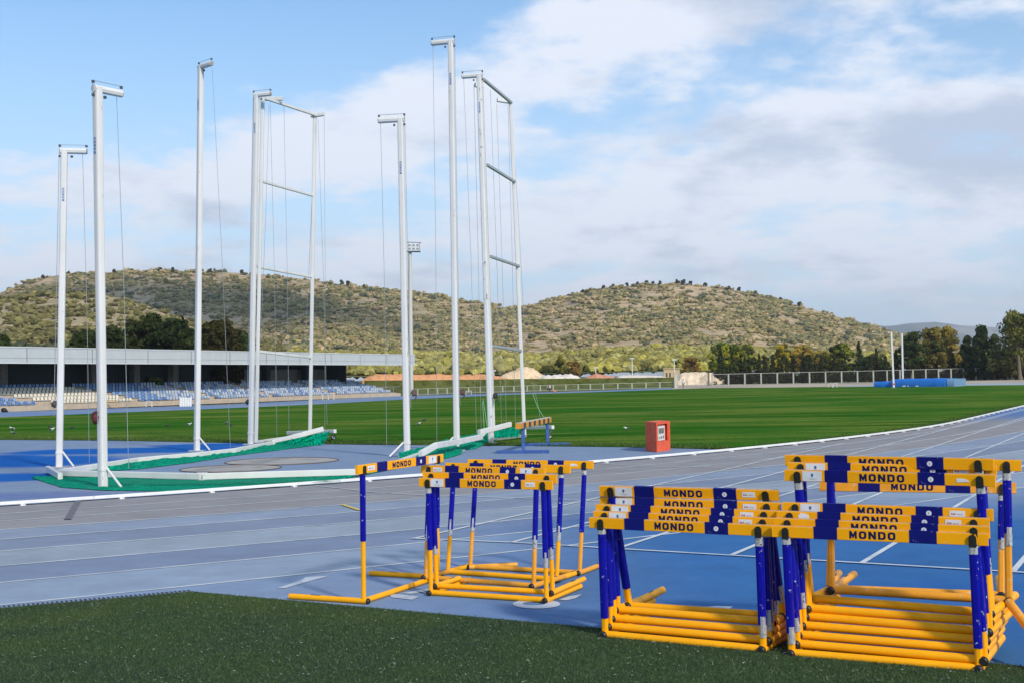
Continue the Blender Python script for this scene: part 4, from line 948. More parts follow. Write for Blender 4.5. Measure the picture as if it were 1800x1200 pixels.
mb.add([vs[-4], vs[-3], vs[-2], vs[-1]], [(0, 1, 2, 3)]); mb.build('grass_bank', m_bank, kind='structure')

# ------------------------------------------------------------------ far right fence, gate, vault pit
m_fp = mat('fence_post_grey', (.36, .36, .32), .8, var=.15, vscale=3); m_fm = mat('mesh_dark', (.05, .055, .04), .8)
fence('perimeter_fence', [(1252, 676.5), (1540, 671.5), (1760, 667.0), (1990, 662)], [1.80, 1.95, 2.15, 2.3], 'long grey wire fence with concrete posts in front of the cypress row', m_fp, 2.72, post_w=.24, rail=.07, mesh_col=(m_fm, .34, .018, .24))
fence('wire_fence', [(1247, 676), (1222, 668), (1213, 667)], [2.1, 2.1, 2.1], 'tall rusty wire gate panels between the pillar and the perimeter fence', mat('gate_rust', (.30, .24, .17), .7), 3.5, post_w=.07, mesh_col=(m_fm, .35, .010, .30))
pg = G(1188, 681); tag(MB().box(-.22, .22, -.2, .2, 0, 2.05, .02).box(-.26, .26, -.24, .24, 2.05, 2.16, 0).build('gate_pillar', mat('pillar_stone', (.50, .47, .40), .8, var=.12), None, pg), 'pale concrete gate pillar at the right end of the low mesh fence', 'pillar')
m_mat = mat('mat_blue', (.010, .150, .56), .5, var=.14, vscale=1.2, bump=.5, bscale=1.5); m_mat2 = mat('mat_side', (.14, .27, .44), .6, var=.1)
pv0, pv1 = G(1534, 680.2), G(1662, 679.0); vo = pv0; dvv = (pv1-pv0); Lm = dvv.length; ev = dvv.normalized(); bv = Vector((-ev.y, ev.x, 0))
pit = empty('landing_mat', vo, 'large blue pole vault landing mat at the far side of the field', 'landing mat')
def puff(s0, s1, b0, b1, z1, nm, m, seed, z0=0):
    n = 24; V = []; Fq = []; w = 8
    prof = [(b0, z0), (b0-.04, z0+(z1-z0)*.3), (b0-.03, z0+(z1-z0)*.7), (b0+.10, z1), ((b0+b1)/2, z1+.05), (b1-.1, z1), (b1, z0+(z1-z0)*.5), (b1, z0)]
    for i in range(n+1):
        t = i/n; s = s0+(s1-s0)*t
        for j, (b, z) in enumerate(prof):
            wv = fbm(s*1.1, j*.9, seed); p = ev*s+bv*(b+.06*wv)+Vector((0, 0, max(z0, z+.05*wv*(z > z0+.05)))); V.append(tuple(p))
    for i in range(n):
        for j in range(w-1): Fq.append((i*w+j, i*w+j+1, (i+1)*w+j+1, (i+1)*w+j))
    mb = MB(); mb.add(V, Fq, True); mb.add(V[:w], [tuple(range(w))]); mb.add(V[-w:], [tuple(range(w))]); return mb.build(nm, m, pit)
puff(0, Lm*.30, .4, 3.0, .62, 'front_wing', m_mat, 3); mainm = puff(Lm*.27, Lm*.99, 0, 6.0, .88, 'main_pad', m_mat, 8); puff(Lm*1.0, Lm*1.10, .5, 5.4, .84, 'end_pad', m_mat2, 2)
mb = MB()
for a, w in ((.42, .35), (.49, .12), (.60, .30)): mb.bar(ev*(Lm*a)+bv*(-.09)+Vector((0, 0, .10)), ev*(Lm*a+w)+bv*(-.09)+Vector((0, 0, .13)), .05, .12)
mb.build('label_patch', m_wf, mainm)
for (bx, by, tx, ty, yy, lab) in ((1571, 681, 1566.5, 583, None, 'tall white vault upright standing in front of the blue landing mat'), (1587, 667, 1585.3, 586, 148, 'tall white vault upright standing behind the blue landing mat')):
    b = G(bx, by) if yy is None else WD(bx, by, yy); b.z = 0; t = WD(tx, ty, b.y); r = empty('vault_upright', b, lab, 'vault upright', 'pole vault uprights')
    mb = MB(); mb.bar((0, 0, .05), t-b, .20, .16, .03); mb.build('post', m_wp, r)
    mb = MB(); mb.bar((-.1, -.5, .05), (-.1, .5, .05), .12, .08); mb.build('base', m_wp, r)
    mb = MB(); mb.bar((t-b)*.055+Vector((0, -.09, 0)), (t-b)*.085+Vector((0, -.09, 0)), .22, .03); mb.build('red_marker', mat('marker_red', (.55, .08, .04), .6), r)

# ------------------------------------------------------------------ floodlight tower
hd = WD(727, 443, 150); bt = WD(722.5, 690, 150); bt.z = 0
tw = empty('floodlight_tower', bt, 'tall pale floodlight mast with lamp platform rising beyond the stand end', 'floodlight')
mb = MB(); mb.tube([(0, 0, 0), hd-bt+Vector((-.42, 0, 0))], [.30, .20], 12); mb.build('mast', mat('mast_grey', (.52, .52, .50), .6, var=.05), tw)
hp = hd-bt
mb = MB(); mb.box(hp.x-.75, hp.x+.80, -.5, .5, hp.z-.02, hp.z+.06); mb.build('platform', mat('platform_dark', (.10, .11, .12), .7), tw)
mb = MB(); mb.bar(hp+Vector((-.75, -.3, 1.13)), hp+Vector((.95, -.3, 1.03)), .12, .07); [mb.bar(hp+Vector((x, -.3, .05)), hp+Vector((x, -.3, 1.1)), .05, .05) for x in (-.6, .75)]; mb.build('lamp_frame', mat('platform_dark', (.1, .11, .12), .7), tw)
for i in range(3):
    for j in range(2):
        mb = MB(); c = hp+Vector((-.45+.48*i, -.35, .32+.42*j)); mb.box(c.x-.19, c.x+.19, c.y-.12, c.y+.1, c.z-.15, c.z+.15, 0); lp = mb.build('lamp', m_wf, tw)
        mb = MB(); mb.box(c.x-.15, c.x+.15, c.y-.125, c.y-.12, c.z-.11, c.z+.11); mb.build('lamp_glass', mat('lamp_glass', (.25, .27, .28), .2), lp)

# ------------------------------------------------------------------ people (tiny in the photo)
def person(p, H, label, shirt, legs_c, pose='stand', yaw=0.0):
    """one continuous skinned body, clothing and hair as children"""
    r = empty('person', p, label, 'person', rot=(0, 0, yaw)); k = H/1.75
    if pose == 'stand':
        J = {'pel': (0, 0, .95), 'wst': (0, 0, 1.10), 'chs': (0, .01, 1.32), 'nck': (0, 0, 1.50), 'hd0': (0, -.02, 1.58), 'hd1': (0, -.02, 1.70),
             'lh': (-.09, 0, .90), 'lk': (-.11, -.03, .50), 'la': (-.12, .02, .08), 'lt': (-.13, -.16, .03), 'rh': (.09, 0, .90), 'rk': (.11, -.02, .50), 'ra': (.12, .04, .08), 'rt': (.13, -.14, .03),
             'ls': (-.18, 0, 1.42), 'le': (-.36, -.12, 1.22), 'lw': (-.58, -.26, 1.10), 'lf': (-.66, -.30, 1.07), 'rs': (.18, 0, 1.42), 're': (.26, .02, 1.14), 'rw': (.26, -.12, .92), 'rf': (.26, -.16, .84)}
    else:
        J = {'pel': (0, .12, .42), 'wst': (0, .08, .56), 'chs': (0, -.04, .78), 'nck': (0, -.12, .95), 'hd0': (0, -.16, 1.02), 'hd1': (0, -.18, 1.14),
             'lh': (-.10, .10, .40), 'lk': (-.16, -.28, .50), 'la': (-.16, -.20, .08), 'lt': (-.16, -.36, .03), 'rh': (.10, .10, .40), 'rk': (.14, -.22, .10), 'ra': (.14, .22, .07), 'rt': (.14, .32, .03),
             'ls': (-.18, -.06, .88), 'le': (-.26, -.26, .68), 'lw': (-.12, -.46, .58), 'lf': (-.08, -.54, .55), 'rs': (.18, -.06, .88), 're': (.32, -.22, .68), 'rw': (.36, -.42, .50), 'rf': (.36, -.50, .46)}
    E = [('pel', 'wst'), ('wst', 'chs'), ('chs', 'nck'), ('nck', 'hd0'), ('hd0', 'hd1'), ('pel', 'lh'), ('lh', 'lk'), ('lk', 'la'), ('la', 'lt'), ('pel', 'rh'), ('rh', 'rk'), ('rk', 'ra'), ('ra', 'rt'),
         ('chs', 'ls'), ('ls', 'le'), ('le', 'lw'), ('lw', 'lf'), ('chs', 'rs'), ('rs', 're'), ('re', 'rw'), ('rw', 'rf')]
    Rr = dict(pel=.13, wst=.13, chs=.15, nck=.055, hd0=.085, hd1=.085, lh=.09, lk=.06, la=.04, lt=.035, rh=.09, rk=.06, ra=.04, rt=.035, ls=.07, le=.045, lw=.03, lf=.035, rs=.07, re=.045, rw=.03, rf=.035)
    def skin(name, keys, grow, m, par):
        ks = [q for q in J if q in keys]; me = bpy.data.meshes.new(name); me.from_pydata([Vector(J[q])*k for q in ks], [(ks.index(a), ks.index(b)) for a, b in E if a in ks and b in ks], [])
        o = bpy.data.objects.new(name, me); C.objects.link(o); o.parent = par; md = o.modifiers.new('skin', 'SKIN')
        for i, q in enumerate(ks): me.skin_vertices[0].data[i].radius = (Rr[q]*k*grow,)*2
        me.skin_vertices[0].data[0].use_root = True
        sb = o.modifiers.new('sub', 'SUBSURF'); sb.levels = 1; sb.render_levels = 1; me.materials.append(m); return o
    skin('body', J.keys(), .95, mat('skin', (.45, .27, .18), .6), r)
    skin('shirt', ('pel', 'wst', 'chs', 'ls', 'le', 'rs', 're'), 1.15, mat('shirt_'+label[:12], shirt, .8, var=.1), r)
    skin('trousers', ('pel', 'lh', 'lk', 'la', 'rh', 'rk', 'ra'), 1.18, mat('trousers_'+label[:12], legs_c, .8, var=.1), r)
    hd_ = Vector(J['hd1'])*k; MB().ell(hd_+Vector((0, .015, .03))*k, (.098*k, .105*k, .09*k), 12, 8).build('hair', mat('hair_dark', (.03, .02, .015), .8), r)
    return r
person(G(1201, 682.5), 1.22, 'person in light blue top and grey trousers standing by the gate pillar, arm stretched left', (.42, .52, .62), (.22, .19, .19), 'stand', .25)
person(G(966, 687.5), 1.42, 'person in white shirt and black trousers crouching on the far track', (.60, .63, .68), (.03, .035, .05), 'crouch', -.9)
q = G(975, 689); mb = MB(); mb.ell((0, 0, .14), (.20, .12, .14), 14, 10, .1); o = mb.build('equipment_bag', mat('salmon_bag', (.60, .20, .13), .7, var=.15), None, q); tag(o, 'salmon coloured bag on the far track beside the crouching person', 'bag')

# ------------------------------------------------------------------ birds on the grass
bird_g = 'birds feeding on the grass'
def bird_mesh():
    b = MB(); b.tube([(-.10, 0, .085), (-.05, 0, .095), (0, 0, .10), (.05, 0, .115), (.085, 0, .135)], [.012, .035, .047, .036, .020], 10); b.ell((.10, 0, .150), (.028, .022, .024), 10, 7)
    b.tube([(.122, 0, .150), (.145, 0, .145)], [.007, .002], 6); return b
m_bird = [mat('bird_grey', (.20, .21, .22), .7, var=.3, vscale=20), mat('bird_dark', (.035, .04, .045), .7, var=.3, vscale=20), mat('bird_white', (.60, .62, .60), .7, var=.1)]
bl = [(22, 757, 2, 'white and grey bird, upper one of the two at the far left of the grass'), (24, 764, 0, 'grey bird, lower one of the two at the far left of the grass'), (88, 752, 1, 'dark bird just left of the first cage post, farther one'), (90, 759, 2, 'pale bird just left of the first cage post, nearer one'),
      (127, 754, 1, 'small dark bird between the first two cage posts'), (189, 758, 1, 'small dark bird right beside the second cage post'), (294, 750, 1, 'dark bird alone in the open grass left of the third post'), (331, 750, 2, 'small white fronted bird touching the third cage post'),
      (397, 746, 0, 'grey bird, left one of the pair right of the third post'), (406, 750, 1, 'dark bird, right one of the pair right of the third post'), (746, 741, 1, 'dark bird between the fifth and sixth cage posts'), (735, 748, 2, 'tiny white bird below the dark one between fifth and sixth posts'), (1102, 757, 2, 'small white bird alone on the grass left of the orange box')]
for u, v, k, lab in bl:
    p = G(u, v, .02); r = empty('bird', p, lab, 'bird', bird_g, (0, 0, random.choice((2.6, .4, 3.4, .1))+random.uniform(-.4, .4))); sc_ = .85 if k != 2 or u > 700 else 1.0
    r.scale = (1.02*sc_,)*3 if u < 700 else (.85, .85, .85)
    bird_mesh().build('body', m_bird[k], r)
    for sy in (-1, 1):
        w = MB(); w.ell((-.02, sy*.040, .105), (.075, .012, .030), 10, 6); w.build('wing', m_bird[1], r)
        w = MB(); w.tube([(.0, sy*.018, .065), (.005, sy*.018, 0)], .004, 5); w.build('leg', m_bird[1], r)

# ------------------------------------------------------------------ hills
def interp(pts, x):
    xs = [p[0] for p in pts]; ys = [p[1] for p in pts]; return float(np.interp(x, xs, ys))
RIDGE = [(-500, 560), (-250, 540), (-60, 524), (0, 515), (30, 503), (60, 491), (110, 483), (170, 480), (250, 477), (330, 477), (400, 479), (470, 483), (560, 494), (610, 502), (660, 509), (720, 514), (800, 526), (860, 537), (895, 542), (920, 539), (960, 529), (1000, 521), (1040, 511), (1090, 504), (1140, 500), (1200, 499), (1250, 504), (1300, 512), (1350, 524), (1400, 536), (1450, 550), (1500, 565), (1560, 583), (1610, 598), (1680, 612), (1800, 628), (2000, 640), (2400, 645)]
def horizon(u): return 656.0-(u-900)*0.01628+7.4
def hill_pt(u, t, ridge, d0, d1, v0=657.0, seed=0, amp=1.0, curve=1.0):
    """t 0 foot .. 1 ridge .. >1 behind the ridge"""
    tt = min(t, 1.0); hz_ = interp([(-500, 679), (2400, 632)], u)
    vf = v0+(hz_-656.0); vr = interp(ridge, u); v = vf+(vr-vf)*(tt**curve)
    D = d0+(d1-d0)*(tt**.85)
    gl_ = fbm(u*.006+seed, tt*2.2, seed)*10*tt*(1-tt)*4*amp + fbm(u*.03, tt*7, seed+4)*2.2*min(1, (1-tt)*8)*min(1, tt*4)
    p = WD(u, v, D*(1+gl_*.008)); 
    if t > 1: p.y += (t-1)*600; p.z *= (1-(t-1)*1.2)
    return p
def hill(name, ridge, d0, d1, u0, u1, m, seed, colf, nu=260, nt=60, v0=657.0, amp=1.0, curve=1.0):
    V = []; Fq = []; Cc = []
    for i in range(nu+1):
        u = u0+(u1-u0)*i/nu
        for j in range(nt+5):
            t = j/nt; p = hill_pt(u, t, ridge, d0, d1, v0, seed, amp, curve); V.append(tuple(p)); Cc.append(colf(u, t, p))
    w = nt+5
    for i in range(nu):
        for j in range(w-1): Fq.append((i*w+j, i*w+j+1, (i+1)*w+j+1, (i+1)*w+j))
    return npmesh(name, V, Fq, m, cols=Cc, smooth=True, kind='structure')
m_hill = ground_mat('hill_soil', 'Col', [((.17, .155, .080), .12, (1, 1, 1), .50, .62, 4), ((.50, .41, .29), .07, (1, 1, 2), .60, .68, 14)], bump=1.0, bscale=.5, speck=.25)
def hcol(u, t, p):
    n = fbm(p.x*.012, p.z*.05, 3.0); rocky = ss(-.25, .4, n+.25*math.exp(-((t-.62)/.28)**2)-.1)
    low = ss(.28, .10, t); c = np.array([.50, .375, .235])*rocky+np.array([.29, .235, .120])*(1-rocky)
    return c*(1-low)+np.array([.13, .145, .045])*low
hill('hillside', RIDGE, 270, 900, -420, 2100, m_hill, 3, hcol, nu=330, nt=70)
SPUR = [(-420, 560), (-150, 535), (0, 526), (60, 518), (120, 514), (170, 516), (210, 524), (250, 534), (290, 549), (330, 560), (380, 575), (430, 592), (500, 612), (560, 640)]
hill('hill_spur', SPUR, 190, 430, -420, 540, m_hill, 9, lambda u, t, p: np.array([.36, .29, .18])*ss(.35, .6, t)+np.array([.15, .14, .07])*(1-ss(.35, .6, t)), nu=120, nt=40, v0=657)
MTN = [(900, 600), (1200, 590), (1450, 572), (1530, 570), (1560, 574), (1600, 568), (1645, 566), (1690, 572), (1740, 575), (1800, 578), (1900, 585), (2200, 600)]
hill('mountains', MTN, 3500, 6500, 1000, 2200, ground_mat('mountain_rock', 'Col', [((.30, .28, .26), .0012, (1, 1, 1), .52, .62, 4)], bump=.3, bscale=.01), 21, lambda u, t, p: (.10, .12, .10), nu=80, nt=24, v0=650)

# scrub and small pines spread over the slopes (one uncountable mass per slope)
ico = bmesh.new(); bmesh.ops.create_icosphere(ico, subdivisions=1, radius=1.0); IV = np.array([v.co[:] for v in ico.verts]); IF = np.array([[v.index for v in f.verts] for f in ico.faces]); ico.free()
_g = (1+5**.5)/2; I0 = np.array([(-1, _g, 0), (1, _g, 0), (-1, -_g, 0), (1, -_g, 0), (0, -1, _g), (0, 1, _g), (0, -1, -_g), (0, 1, -_g), (_g, 0, -1), (_g, 0, 1), (-_g, 0, -1), (-_g, 0, 1)])/1.9
I0F = np.array([(0, 11, 5), (0, 5, 1), (0, 1, 7), (0, 7, 10), (0, 10, 11), (1, 5, 9), (5, 11, 4), (11, 10, 2), (10, 7, 6), (7, 1, 8), (3, 9, 4), (3, 4, 2), (3, 2, 6), (3, 6, 8), (3, 8, 9), (4, 9, 5), (2, 4, 11), (6, 2, 10), (8, 6, 7), (9, 8, 1)])
m_scrub = mat('scrub_leaves', attr='Col', rough=.9, spec=.1, var=.35, vscale=.9, bump=0.8, bscale=1.2)
def scrub(name, label, n, ridge, d0, d1, urange, trange, size, seed, colf, v0=657.0, amp=1.0, dens=None):
    V = []; Fq = []; Cc = []; k = 0; r_ = random.Random(seed); nv = len(IV); off = 0
    while k < n:
        u = r_.uniform(*urange); t = trange[0]+(trange[1]-trange[0])*(r_.random()**.85); p = hill_pt(u, t, ridge, d0, d1, v0, seed0, amp)
        if dens and r_.random() > dens(u, t, p): continue
        k += 1
        s = r_.uniform(*size(t)); tall = r_.uniform(.7, 1.25); lobes = r_.choice((1, 2)) if s < .8 else r_.choice((2, 3, 5, 7)); sp = .5+.22*lobes; IV_, IF_ = (IV, IF) if t < .10 else (I0, I0F); nv = len(IV_)
        c0 = colf(r_, u, t)
        for l in range(lobes):
            q = IV_*(1+rng.normal(0, .24, (nv, 1)))*np.array([s, s, s*tall*.75])*r_.uniform(.55, .95)+np.array([p.x+r_.uniform(-sp, sp)*s*(l > 0), p.y+r_.uniform(-sp, sp)*s, p.z+s*.42*tall+r_.uniform(-.3, .4)*s*(l > 0)])
            V.append(q); Fq.append(IF_+off); off += nv; Cc.append(np.tile(c0*np.array([1.18, 1.16, 1.12])*r_.uniform(.75, 1.25), (nv, 1)))
    o = npmesh(name, np.concatenate(V), np.concatenate(Fq), m_scrub, cols=np.concatenate(Cc), kind='stuff'); return tag(o, label, 'scrub')
def scol(r_, u, t):
    k = r_.random()
    a = np.array([.225, .190, .085]) if k < .42 else (np.array([.155, .148, .066]) if k < .74 else (np.array([.32, .250, .140]) if k < .92 else np.array([.085, .095, .055])))
    if t < .25: a = a*.4+np.array([.200, .200, .065])*.6
    return a
seed0 = 3
def dn(u, t, p):
    n = fbm(p.x*.012, p.z*.05, 3.0)
    n2_ = fbm(p.x*.045+4, p.z*.12, 8.0)
    return max(.04, (.25+.75*ss(.45, -.35, n+.25*math.exp(-((t-.62)/.28)**2)-.1))*(.15+.85*ss(.35, -.15, n2_))) if t > .25 else 1
scrub('hillside_scrub', 'olive green scrub and low pines covering the long rocky hill', 15500, RIDGE, 270, 900, (-150, 1900), (.10, 1.0), lambda t: (.5+.2*t, 1.35+.9*t), 5, scol, dens=dn)
scrub('valley_scrub', 'denser yellowish green bushes and trees along the foot of the hill', 3600, RIDGE, 270, 900, (400, 1900), (.005, .22), lambda t: (.9, 1.9+3*t), 6, lambda r_, u, t: np.array([.270, .245, .060])*r_.uniform(.55, 1.2)*np.array([1, 1, r_.uniform(.8, 1.6)]))
seed0 = 9
scrub('spur_scrub', 'scattered bushes on the pale nearer slope at far left', 1900, SPUR, 190, 430, (-150, 520), (.12, 1.0), lambda t: (.6, 1.5), 8, lambda r_, u, t: (np.array([.14, .13, .05]) if t > .4 else np.array([.06, .07, .035]))*r_.uniform(.6, 1.2), dens=lambda u, t, p: .35 if t > .55 else 1)

# ------------------------------------------------------------------ trees
m_leaf = mat('tree_leaves', attr='Col', rough=.85, spec=.08, transl=.42); m_bark = mat('bark', (.16, .12, .09), .9, var=.25, vscale=6, bump=.4)
def leaf_cloud(cents, rads, per, size, cols, r_, squash=.8):
    """many small leaf quads spread through clumps"""
    V = []; K = []
    for c, r, col in zip(cents, rads, cols):
        d = r_.normal(0, 1, (per, 3)); d /= np.linalg.norm(d, axis=1)[:, None]; rad = r*r_.uniform(.45, 1.0, (per, 1))**.6
        P = np.array(c)+d*rad*np.array([1, 1, squash]); a = r_.normal(0, 1, (per, 3)); a /= np.linalg.norm(a, axis=1)[:, None]; b = np.cross(a, d+.4*r_.normal(0, 1, (per, 3))); b /= (np.linalg.norm(b, axis=1)[:, None]+1e-6)
        s = size*r_.uniform(.6, 1.4, (per, 1)); Q = np.stack([P-a*s-b*s*.5, P+a*s-b*s*.5, P+a*s*.7+b*s*.5, P-a*s*.7+b*s*.5], 1); V.append(Q.reshape(-1, 3))
        K.append(np.repeat(np.array(col)*r_.uniform(.70, 1.30, (per, 1)), 4, axis=0))
    V = np.concatenate(V); return V, np.arange(len(V)).reshape(-1, 4), np.concatenate(K)
def tree(name, label, group, base, H, W, kind, col, col2=None, seed=0, leaf=.16, ncl=34, per=70, trunk_vis=.18):
    r_ = np.random.default_rng(seed); root = empty(name, base, label, 'tree', group); cents = []; rads = []; cols = []
    col = np.array(col)*1.25; col2 = np.array(col2 if col2 is not None else col*.6)*1.15
    mb = MB()
    if kind == 'cypress':
        mb.tube([(0, 0, -.1), (0, 0, H*.5), (0, 0, H*.9)], [.10, .07, .02], 7)
        n = int(ncl)
        for i in range(n):
            t = (i+.5)/n; rr = W*.5*(min(1, t*5+.55))*(1-t**2.2)**.8*r_.uniform(.85, 1.1)+.05
            for q in range(2): a = r_.uniform(0, 6.28); cents.append((math.cos(a)*rr*.35, math.sin(a)*rr*.35, H*(.04+.96*t))); rads.append(rr*.85); cols.append(col*r_.uniform(.8, 1.2))
        V, Fq, K = leaf_cloud(cents, rads, per, leaf, cols, r_, 1.5)
    else:
        th = H*trunk_vis; lean = r_.normal(0, .03, 2)*H; top = Vector((lean[0], lean[1], H*.78))
        mb.tube([(0, 0, -.15), (lean[0]*.3, lean[1]*.3, th), top], [.028*H+.05, .022*H+.03, .03], 8)
        for i in range(ncl):
            if kind == 'round': u = r_.uniform(0, 1); zz = th+(H-th)*(.12+.80*u); rr = W*.5*math.sqrt(max(.05, 1-(2*u-.85)**2/1.5))*r_.uniform(.35, 1.0)
            elif kind == 'pine': lv = r_.choice([.42, .58, .74, .9]); zz = H*(lv+r_.normal(0, .035)); rr = W*.5*(1.15-lv*.75)*r_.uniform(.2, 1.0)
            else: u = r_.uniform(0, 1); zz = H*(.10+.85*u); rr = W*.5*(1-u**1.6)*r_.uniform(.3, 1.0)+.05
            a = r_.uniform(0, 6.28); c = (math.cos(a)*rr+lean[0]*zz/H, math.sin(a)*rr+lean[1]*zz/H, zz); cents.append(c); rads.append(W*r_.uniform(.10, .19)); cols.append((col if r_.random() < .6 else col2)*r_.uniform(.8, 1.2))
            if i % 4 == 0: s0_ = Vector((0, 0, th)).lerp(top, min(.9, max(0, (zz-th)/(H*.78-th+.01)*.6))); mb.tube([s0_, s0_.lerp(Vector(c), .6)+Vector((0, 0, -.03*H)), c], [.012*H, .007*H, .01], 5)
        V, Fq, K = leaf_cloud(cents, rads, per, leaf, cols, r_, .75)
    npmesh('crown', V, Fq, m_leaf, root, cols=K); mb.build('trunk', m_bark, root); return root
def tree_px(name, label, group, u, vtop, wpx, y, kind, col, col2=None, seed=0, **kw):
    t = WD(u, vtop, y); b = Vector((t.x, t.y, 0)); return tree(name, label, group, b, t.z, wpx*y/F, kind, col, col2, seed, **kw)
GB, GG, GY, GD = (.050, .068, .022), (.090, .11, .028), (.26, .24, .035), (.062, .088, .026)
g1 = 'dark trees behind the grandstand'
yT = 118
for i, (u, v, w, c, lab) in enumerate([(150, 578, 48, GB, 'lowest dark green tree at the left edge of the clump behind the stand roof'), (196, 570, 46, GB, 'dark green tree just right of the second cage post, behind the stand roof'), (232, 563, 50, (.045, .052, .016), 'olive dark tree between the second and third posts behind the roof'),
        (258, 550, 58, GB, 'tallest dark tree of the clump behind the stand roof'), (300, 560, 62, (.032, .05, .018), 'broad dark green tree left of the third cage post behind the roof'), (335, 574, 40, GB, 'dark tree crown crossed by the third cage post'),
        (368, 568, 46, (.055, .05, .018), 'brownish green tree just right of the third cage post'), (394, 559, 44, (.06, .055, .018), 'brown olive tree with the highest crown right of the third post'), (418, 577, 44, GB, 'dark tree at the right end of the clump beside the fourth post'), (-4, 585, 34, GD, 'dark tree cut off by the left edge of the photo')]):
    tree_px('broadleaf_tree', lab, g1, u, v-3, w*1.3, yT+random.uniform(-2, 8), 'round', c, None, 40+i, leaf=.20, ncl=110, per=90, trunk_vis=.03)
g2 = 'yellow green trees behind the right fence'
for i, (u, v, w, y, kd, c, c2, lab) in enumerate([
        (1272, 600, 50, 152, 'round', (.34, .34, .035), (.10, .13, .025), 'bright yellow green tree at the left end of the tree row, beside the gate'), (1306, 604, 46, 153, 'round', (.22, .23, .035), (.08, .10, .025), 'olive green rounded tree, second in the row behind the far fence'),
        (1378, 603, 34, 160, 'round', (.42, .34, .035), (.18, .16, .03), 'yellow crowned tree left of the golden tree in mid row'), (1412, 606, 56, 161, 'round', (.47, .33, .07), (.27, .22, .05), 'golden orange tree in the middle of the row behind the cypresses'),
        (1446, 616, 40, 162, 'round', (.38, .29, .07), (.22, .19, .05), 'low orange brown tree right of the golden one'), (1480, 603, 46, 154, 'round', (.25, .26, .035), (.06, .08, .022), 'dark trunked tree with yellow green top beside the tallest mid cypress'),
        (1535, 625, 50, 150, 'round', (.06, .08, .03), GD, 'low dull green tree left of the vault uprights'), (1600, 585, 50, 140, 'pine', (.05, .07, .02), GD, 'dark pine just right of the vault uprights'), (1640, 580, 54, 143, 'pine', (.22, .18, .04), (.07, .09, .025), 'large olive pine above the landing mat'),
        (1662, 576, 50, 146, 'pine', (.38, .29, .06), (.20, .18, .05), 'golden topped pine above the right half of the mat'), (1722, 570, 52, 138, 'cone', (.045, .07, .022), GD, 'tall dark conical conifer right of the mat'), (1700, 590, 36, 136, 'cone', (.028, .042, .018), GD, 'narrow dark conifer between the golden pine and the tall one'),
        (1745, 588, 40, 136, 'cone', (.06, .075, .022), GD, 'bushy green conifer right of the tallest conifer'), (1790, 550, 84, 128, 'pine', (.17, .17, .04), (.06, .08, .025), 'tallest pine with pale trunk at the right edge of the photo'), (1770, 615, 60, 134, 'round', (.26, .25, .08), (.12, .12, .04), 'pale low tree under the tallest pine at the right edge'),
        (1850, 560, 80, 130, 'pine', (.06, .07, .02), GD, 'pine just outside the right edge whose branches reach into view')]):
    tree_px('pine_tree' if kd == 'pine' else ('conifer' if kd == 'cone' else 'broadleaf_tree'), lab, g2, u, v, w, y+84, kd, c, c2, 70+i, leaf=.21, ncl=64, per=80, trunk_vis=.16 if kd != 'pine' else .25)
g3 = 'cypresses along the far fence'
cyp = [(1266, 612, 14), (1284, 640, 8), (1309, 627, 8), (1317, 632, 9), (1334, 622, 8), (1344, 627, 10), (1358, 622, 10), (1374, 640, 8), (1383, 630, 8), (1393, 630, 8), (1411, 619, 11), (1418, 628, 8), (1424, 628, 9), (1443, 623, 11), (1466, 624, 8), (1509, 600, 15), (1530, 632, 10), (1540, 612, 10), (1556, 625, 12), (1575, 615, 12),
       (1604, 634, 10), (1622, 624, 12), (1645, 628, 10), (1672, 610, 14), (1690, 604, 12), (1712, 622, 12), (1738, 620, 12)]
for i, (u, v, w) in enumerate(cyp):
    nxt = 'between' if 0 < i < len(cyp)-1 else 'at the end of'
    lab = ['leftmost dark cypress, in front of the bright yellow green tree', 'short thin cypress right of the leftmost one', 'slender cypress, left one of a close pair near the second fence post', 'slender cypress, right one of a close pair near the second fence post', 'thin pointed cypress standing clear against the pale hill, left of three', 'rounder cypress, middle of three against the pale hill',
           'pointed cypress, right of three against the pale hill', 'short cypress in front of the yellow crowned tree', 'slim cypress right of the yellow crowned tree', 'slim cypress left of the golden tree', 'dark full cypress in front of the golden tree', 'thin cypress touching the full one in front of the golden tree', 'small pointed cypress right of the golden tree cypress pair', 'stout cypress in front of the orange brown tree', 'thin cypress left of the tallest mid row cypress',
           'tallest cypress of the mid row, standing above its neighbours', 'short cypress right of the tallest mid row cypress', 'thin cypress left of the two vault uprights, against the hill', 'stout short cypress just left of the vault uprights', 'dark cypress seen between the two vault uprights', 'low cypress above the left part of the landing mat', 'cypress above the middle of the landing mat', 'cypress above the right half of the landing mat', 'tall dark cypress left of the narrow conifer', 'very dark tall cypress beside the golden pine', 'cypress in front of the tall conical conifer', 'last cypress of the row, left of the edge pine'][i]
    tree_px('cypress_tree', lab, g3, u, v, w, 227+random.uniform(-2, 3), 'cypress', (.042+.010*(i % 3), .062, .022), None, 120+i, leaf=.14, ncl=18, per=36)
